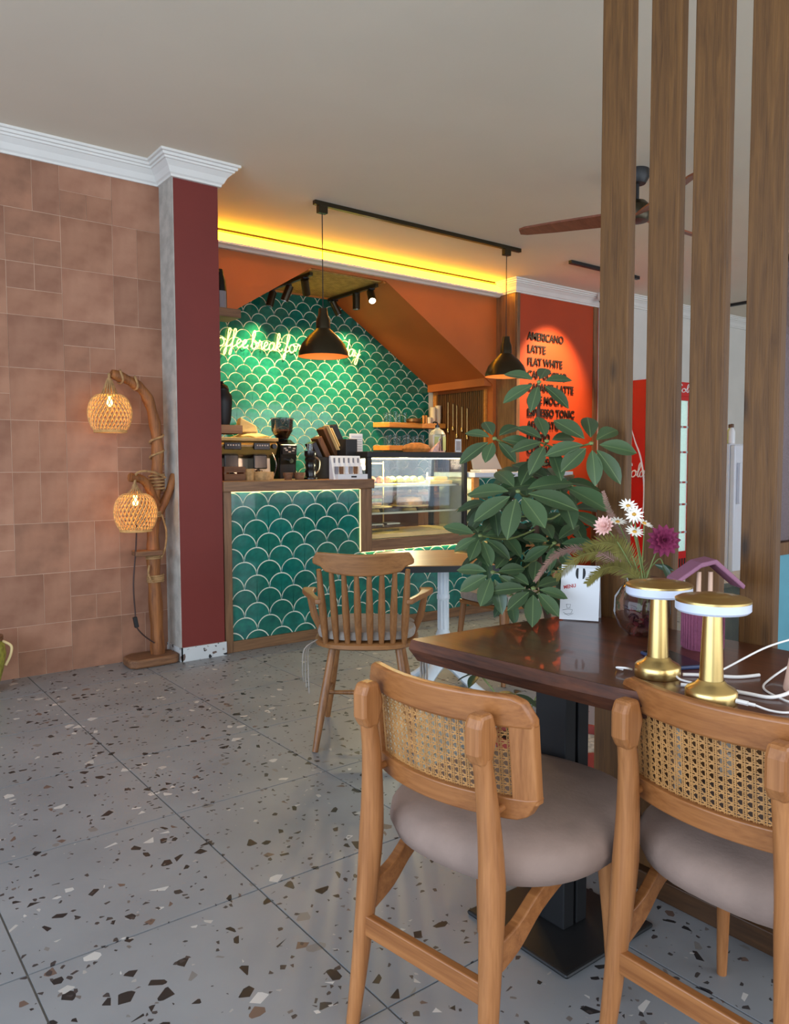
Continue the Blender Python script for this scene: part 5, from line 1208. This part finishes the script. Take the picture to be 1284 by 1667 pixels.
# ================================================================== THINGS ON THE TABLE
def table_items():
    zt = .7502
    def brass_lamp(label, loc):
        l = thing('table_lamp', label, 'table lamp', loc, 0, 'brass table lamps')
        MB().lathe([(0, .0), (.045, 0), (.046, .002), (.046, .022), (.043, .026), (.029, .034), (.0225, .042)], 40).build('base', mm['brass'], l, smooth=True)
        MB().lathe([(.0215, .04), (.0195, .09), (.0165, .172), (0, .172)], 32).build('stem', mm['brass'], l, smooth=True)
        MB().lathe([(0, .170), (.062, .170), (.066, .174), (.066, .19), (0, .19)], 44).build('light_ring', mm['diff'], l, smooth=True)
        MB().lathe([(0, .204), (.022, .203), (.03, .2), (.034, .198), (.060, .196), (.0665, .1925), (.0665, .1885), (0, .1885)], 44).build('cap', mm['brass'], l, smooth=True)
    brass_lamp('brass mushroom table lamp farther back, left of its twin', (1.402, .934, zt))
    brass_lamp('brass mushroom table lamp nearer the front with a cable plugged in', (1.326, .770, zt))
    # card sign
    s = thing('table_card', 'white folded menu card with red lettering standing under the fern', 'card', (1.726, 1.405, zt), R(-58))
    # local x runs along the card to the right, -y faces the room
    tilt = Matrix.Rotation(R(-14), 3, 'X')
    MB().cbox((0, .018, .078), (.108, .0015, .155), rot=tilt).build('card_face', mm['paper'], s)
    MB().cbox((0, .052, .074), (.108, .0015, .155), rot=Matrix.Rotation(R(14), 3, 'X')).build('card_back', mm['paper'], s)
    def on(x, z, o=.0012): return tilt @ Vector((x, 0, z)) + Vector((0, .018, .078)) - tilt @ Vector((0, o, 0))
    for sx in (-1, 1):      # bean emblem
        pts = [on(.0 + sx * .006 + .008 * sx * math.cos(t), .055 + .017 * math.sin(t)) for t in [-PI / 2 + PI * i / 8 for i in range(9)]]
        MB().add(pts, [tuple(range(9))]).build('bean_emblem', mm['ink'], s, recalc=False)
    me = text_mesh('red_word', 'MENU', .014, .0001, .0004, .9); me.materials.append(mm['ink_red'])
    o = inst('red_word', me, s); o.matrix_basis = Matrix.Translation(on(-.045, .008)) @ Matrix.Rotation(R(-14), 4, 'X') @ Matrix.Rotation(PI / 2, 4, 'X') @ Matrix.Rotation(R(12), 4, 'Z')
    mb = MB()
    for pts in ([(-.046, -.052), (-.03, -.048), (-.018, -.05), (-.022, -.06), (-.04, -.063)], [(-.036, -.035), (-.024, -.035), (-.026, -.045), (-.034, -.045), (-.036, -.035)], [(-.044, -.058), (-.03, -.066), (-.016, -.06)]):
        mb.tube([on(a, b) for a, b in pts], .0004, 4)
    mb.build('line_drawing', mm['ink'], s)
    # birdhouse
    b = thing('birdhouse_ornament', 'purple felt birdhouse ornament with a pitched roof', 'ornament', (1.705, 1.015, zt), R(-36))
    MB().lathe([(0, 0), (.046, 0), (.047, .004), (.047, .085), (.044, .09), (0, .09)], 28).build('felt_body', mm['purple'], b, smooth=True)
    for x in (-.016, .012): MB().tube([(x, -.01, .088), (x, -.01, .185)], .0055, 10).build('peg', mm['pinkwood'], b, smooth=True)
    MB().prism([(-.075, -.035, .158), (-.02, -.035, .197), (.012, -.035, .205), (.082, -.035, .145), (.086, -.035, .155), (.016, -.035, .217), (-.02, -.035, .209), (-.078, -.035, .168)], (0, .07, 0)).build('roof', mm['purple_roof'], b, bevel=.003)
    mb = MB()
    for i in range(36):
        q = 2 * PI * i / 36; mb.tube([(.0472 * math.cos(q), .0472 * math.sin(q), .004), (.0472 * math.cos(q), .0472 * math.sin(q), .086)], .0022, 4)
    stuff(mb.build('felt_rib', mm['purple'], b))
    # phone
    ph = thing('phone', 'blue phone lying on the table behind the brass lamps', 'phone', (1.535, .985, zt), R(-25))
    MB().box(-.037, .037, -.075, .075, 0, .008).build('phone_body', mm['phone'], ph, bevel=.003)
    MB().box(-.033, .033, -.07, .07, .0081, .0085).build('screen', mm['black_gloss'], ph)
    # cables and plugs
    cb = thing('charging_cable', 'white charging cable plugged into the nearer brass lamp', 'cable', (0, 0, zt))
    MB().tube([(1.330, .7235, .012), (1.334, .703, .011)], .0045, 8).tube([(1.334, .703, .011), (1.338, .692, .010)], .0032, 8).build('plug', mm['cable'], cb, smooth=True)
    MB().tube(catmull([(1.338, .692, .01), (1.348, .672, .004), (1.36, .65, .003), (1.385, .64, .004), (1.42, .645, .006), (1.47, .62, .004), (1.55, .56, .003)], 6), .0021, 8).build('wire', mm['cable'], cb, smooth=True)
    MB().tube(catmull([(1.372, .635, .003), (1.385, .628, .012), (1.40, .64, .014), (1.405, .65, .004), (1.39, .655, .003)], 5), .0019, 8).build('cable_tie', mm['cable'], cb, smooth=True)
    cb = thing('charging_cable', 'thick looped white cable lying across the table to the plug', 'cable', (0, 0, zt))
    MB().tube(catmull([(1.44, .90, .004), (1.475, .865, .004), (1.51, .82, .004), (1.56, .80, .004)], 6), .0036, 8).tube(catmull([(1.37, .86, .004), (1.40, .81, .004), (1.415, .75, .004), (1.425, .71, .004), (1.46, .695, .008), (1.51, .70, .012)], 6), .0036, 8).build('wire', mm['cable'], cb, smooth=True)
    cb = thing('charging_cable', 'thin white cable rising in a loop by the fourth post', 'cable', (0, 0, zt))
    MB().tube(catmull([(1.40, .85, .003), (1.50, .84, .02), (1.60, .815, .05), (1.66, .79, .065), (1.70, .765, .075), (1.70, .735, .07), (1.63, .76, .03), (1.55, .77, .006), (1.48, .75, .003), (1.44, .70, .003), (1.43, .66, .003), (1.46, .60, .003)], 6), .0021, 8).build('wire', mm['cable'], cb, smooth=True)
    cb = thing('charging_cable', 'short white cable from the farther brass lamp', 'cable', (0, 0, zt))
    MB().tube(catmull([(1.40, .89, .01), (1.395, .875, .006), (1.40, .85, .004)], 5), .0022, 8).tube(catmull([(1.375, 1.0, .004), (1.36, 1.005, .01), (1.365, .985, .012), (1.385, .985, .006)], 5), .0022, 8).build('wire', mm['cable'], cb, smooth=True)
    pk = thing('pink_charger', 'pale pink charger block at the right edge of the table', 'charger', (1.525, .70, zt), R(20))
    MB().lathe([(0, 0), (.03, 0), (.031, .004), (.022, .062), (.02, .065), (0, .065)], 24).build('charger_body', mm['pinkp'], pk, smooth=True)
    MB().lathe([(0, .0651), (.017, .0651), (.017, .068), (0, .068)], 20).build('charger_face', mm['cable'], pk, smooth=True)
table_items()

# ================================================================== BACKGROUND RIGHT
def background():
    f = thing('drinks_fridge', 'red branded drinks fridge with a lit glass door', 'fridge', (6.42, 4.40, 0))
    MB().box(0, .68, .03, .58, .05, 2.0).build('cabinet', mm['coke'], f, bevel=.006)
    MB().box(0.04, .55, .05, .5, 0, .05).build('plinth', mm['black'], f)
    MB().box(0, .68, -.0, .03, 1.86, 2.0).build('header', mm['coke'], f, bevel=.004)
    MB().box(0, .68, -.0, .03, .05, .28).build('kick_panel', mm['coke'], f, bevel=.004)
    d = MB().box(0, .04, 0, .03, .28, 1.86).box(.66, .68, 0, .03, .28, 1.86).box(.04, .66, 0, .03, .28, .32).box(.04, .66, 0, .03, 1.82, 1.86).build('door_frame', mm['coke'], f)
    MB().box(.04, .66, .008, .014, .32, 1.82).build('pane', mm['glass'], d)
    MB().box(.04, .66, .024, .0295, .32, 1.82).build('lit_back_panel', mm['lit'], f)
    for z in (.5, .78, 1.0, 1.3, 1.55):
        s_ = MB().box(.04, .66, .014, .024, z, z + .02).build('shelf', mm['fridge_white'], f)
        mb = MB()
        for k in range(7): mb.box(.06 + k * .085, .11 + k * .085, .0125, .0138, z, z + .02)
        mb.build('price_strip', mm['ink_red'], s_)
    mb = MB()
    for k in range(14): mb.box(.04 + k * .043, .065 + k * .043, -.003, 0, .08, .25)
    mb.build('vent', mm['letter'], f)
    script_mesh('x', 'Coca-Cola', (.10, -.004, 1.90), (1, 0, 0), (0, 0, 1), .066, .036, .0045, 6).build('script_lettering', mm['coke_white'], f, smooth=True)
    script_mesh('x', 'Coca-Cola', (-.003, .55, 1.07), (0, -1, 0), (0, 0, 1), .056, .062, .006, 6, slant=.2).build('script_lettering', mm['coke_white'], f, smooth=True)
    MB().tube(catmull([(-.002, .24, 1.62), (-.002, .17, 1.42), (-.002, .1, 1.25), (-.002, .06, 1.0), (-.002, .07, .7), (-.002, .14, .45)], 6), [.003 + .006 * math.sin(PI * i / 30) for i in range(31)], 6).build('ribbon_mark', mm['coke_white'], f, smooth=True)
    w_ = thing('white_fridge', 'low white fridge seen between the third and fourth posts', 'fridge', (5.42, 3.02, 0))
    MB().box(0, .55, .02, .24, 0, 1.34).build('cabinet', mm['fridge_white'], w_, bevel=.008)
    dr = MB().box(0, .55, -.02, .018, .06, 1.33).build('door', mm['fridge_white'], w_, bevel=.008)
    MB().box(.03, .06, -.045, -.02, .9, 1.2).build('handle', mm['fridge_white'], dr, bevel=.004)
    for i, (x, y, m_, l) in enumerate(((.04, .12, 'cup_cream', 'cream syrup bottle with a dark cap on the white fridge, leftmost'), (.075, .05, 'paper', 'white syrup bottle with a dark pump on the white fridge'), (.12, .09, 'label_y', 'yellow syrup bottle on the white fridge, rightmost'))):
        b = thing('syrup_bottle', l, 'bottle', (5.42 + x, 3.02 + y, 1.3405), group='syrup bottles on the white fridge')
        MB().lathe([(0, 0), (.021, 0), (.023, .01), (.023, .09), (.014, .11), (.009, .12), (0, .12)], 16).build('bottle_body', mm[m_], b, smooth=True)
        MB().lathe([(0, .12), (.013, .12), (.013, .145), (0, .148)], 12).build('cap', mm['wood_dark'], b, smooth=True)
    m_ = MB().box(4.0, 5.2, 2.3, 2.5, 0, .5).box(3.98, 5.22, 2.28, 2.52, .5, .53).build('marble_bench', mm['marble'], bevel=.004)
    tag(m_, 'low white marble bench beyond the row of posts', 'bench')
    # glazed teal door leaf
    d = struct(MB().box(3.66, 3.74, 1.86, 1.94, 0, 2.3).box(3.74, 5.0, 1.87, 1.93, .0, .14).box(3.74, 5.0, 1.87, 1.93, .74, .80).box(3.74, 5.0, 1.87, 1.93, 2.2, 2.3).box(5.0, 5.08, 1.86, 1.94, 0, 2.3).build('door_1', mm['wood_post']))
    MB().box(3.74, 5.0, 1.89, 1.91, .14, .74).build('door_panel', mm['teal'], d)
    MB().box(3.74, 5.0, 1.895, 1.905, .80, 2.2).build('pane', mm['glass_tint'], d)
background()
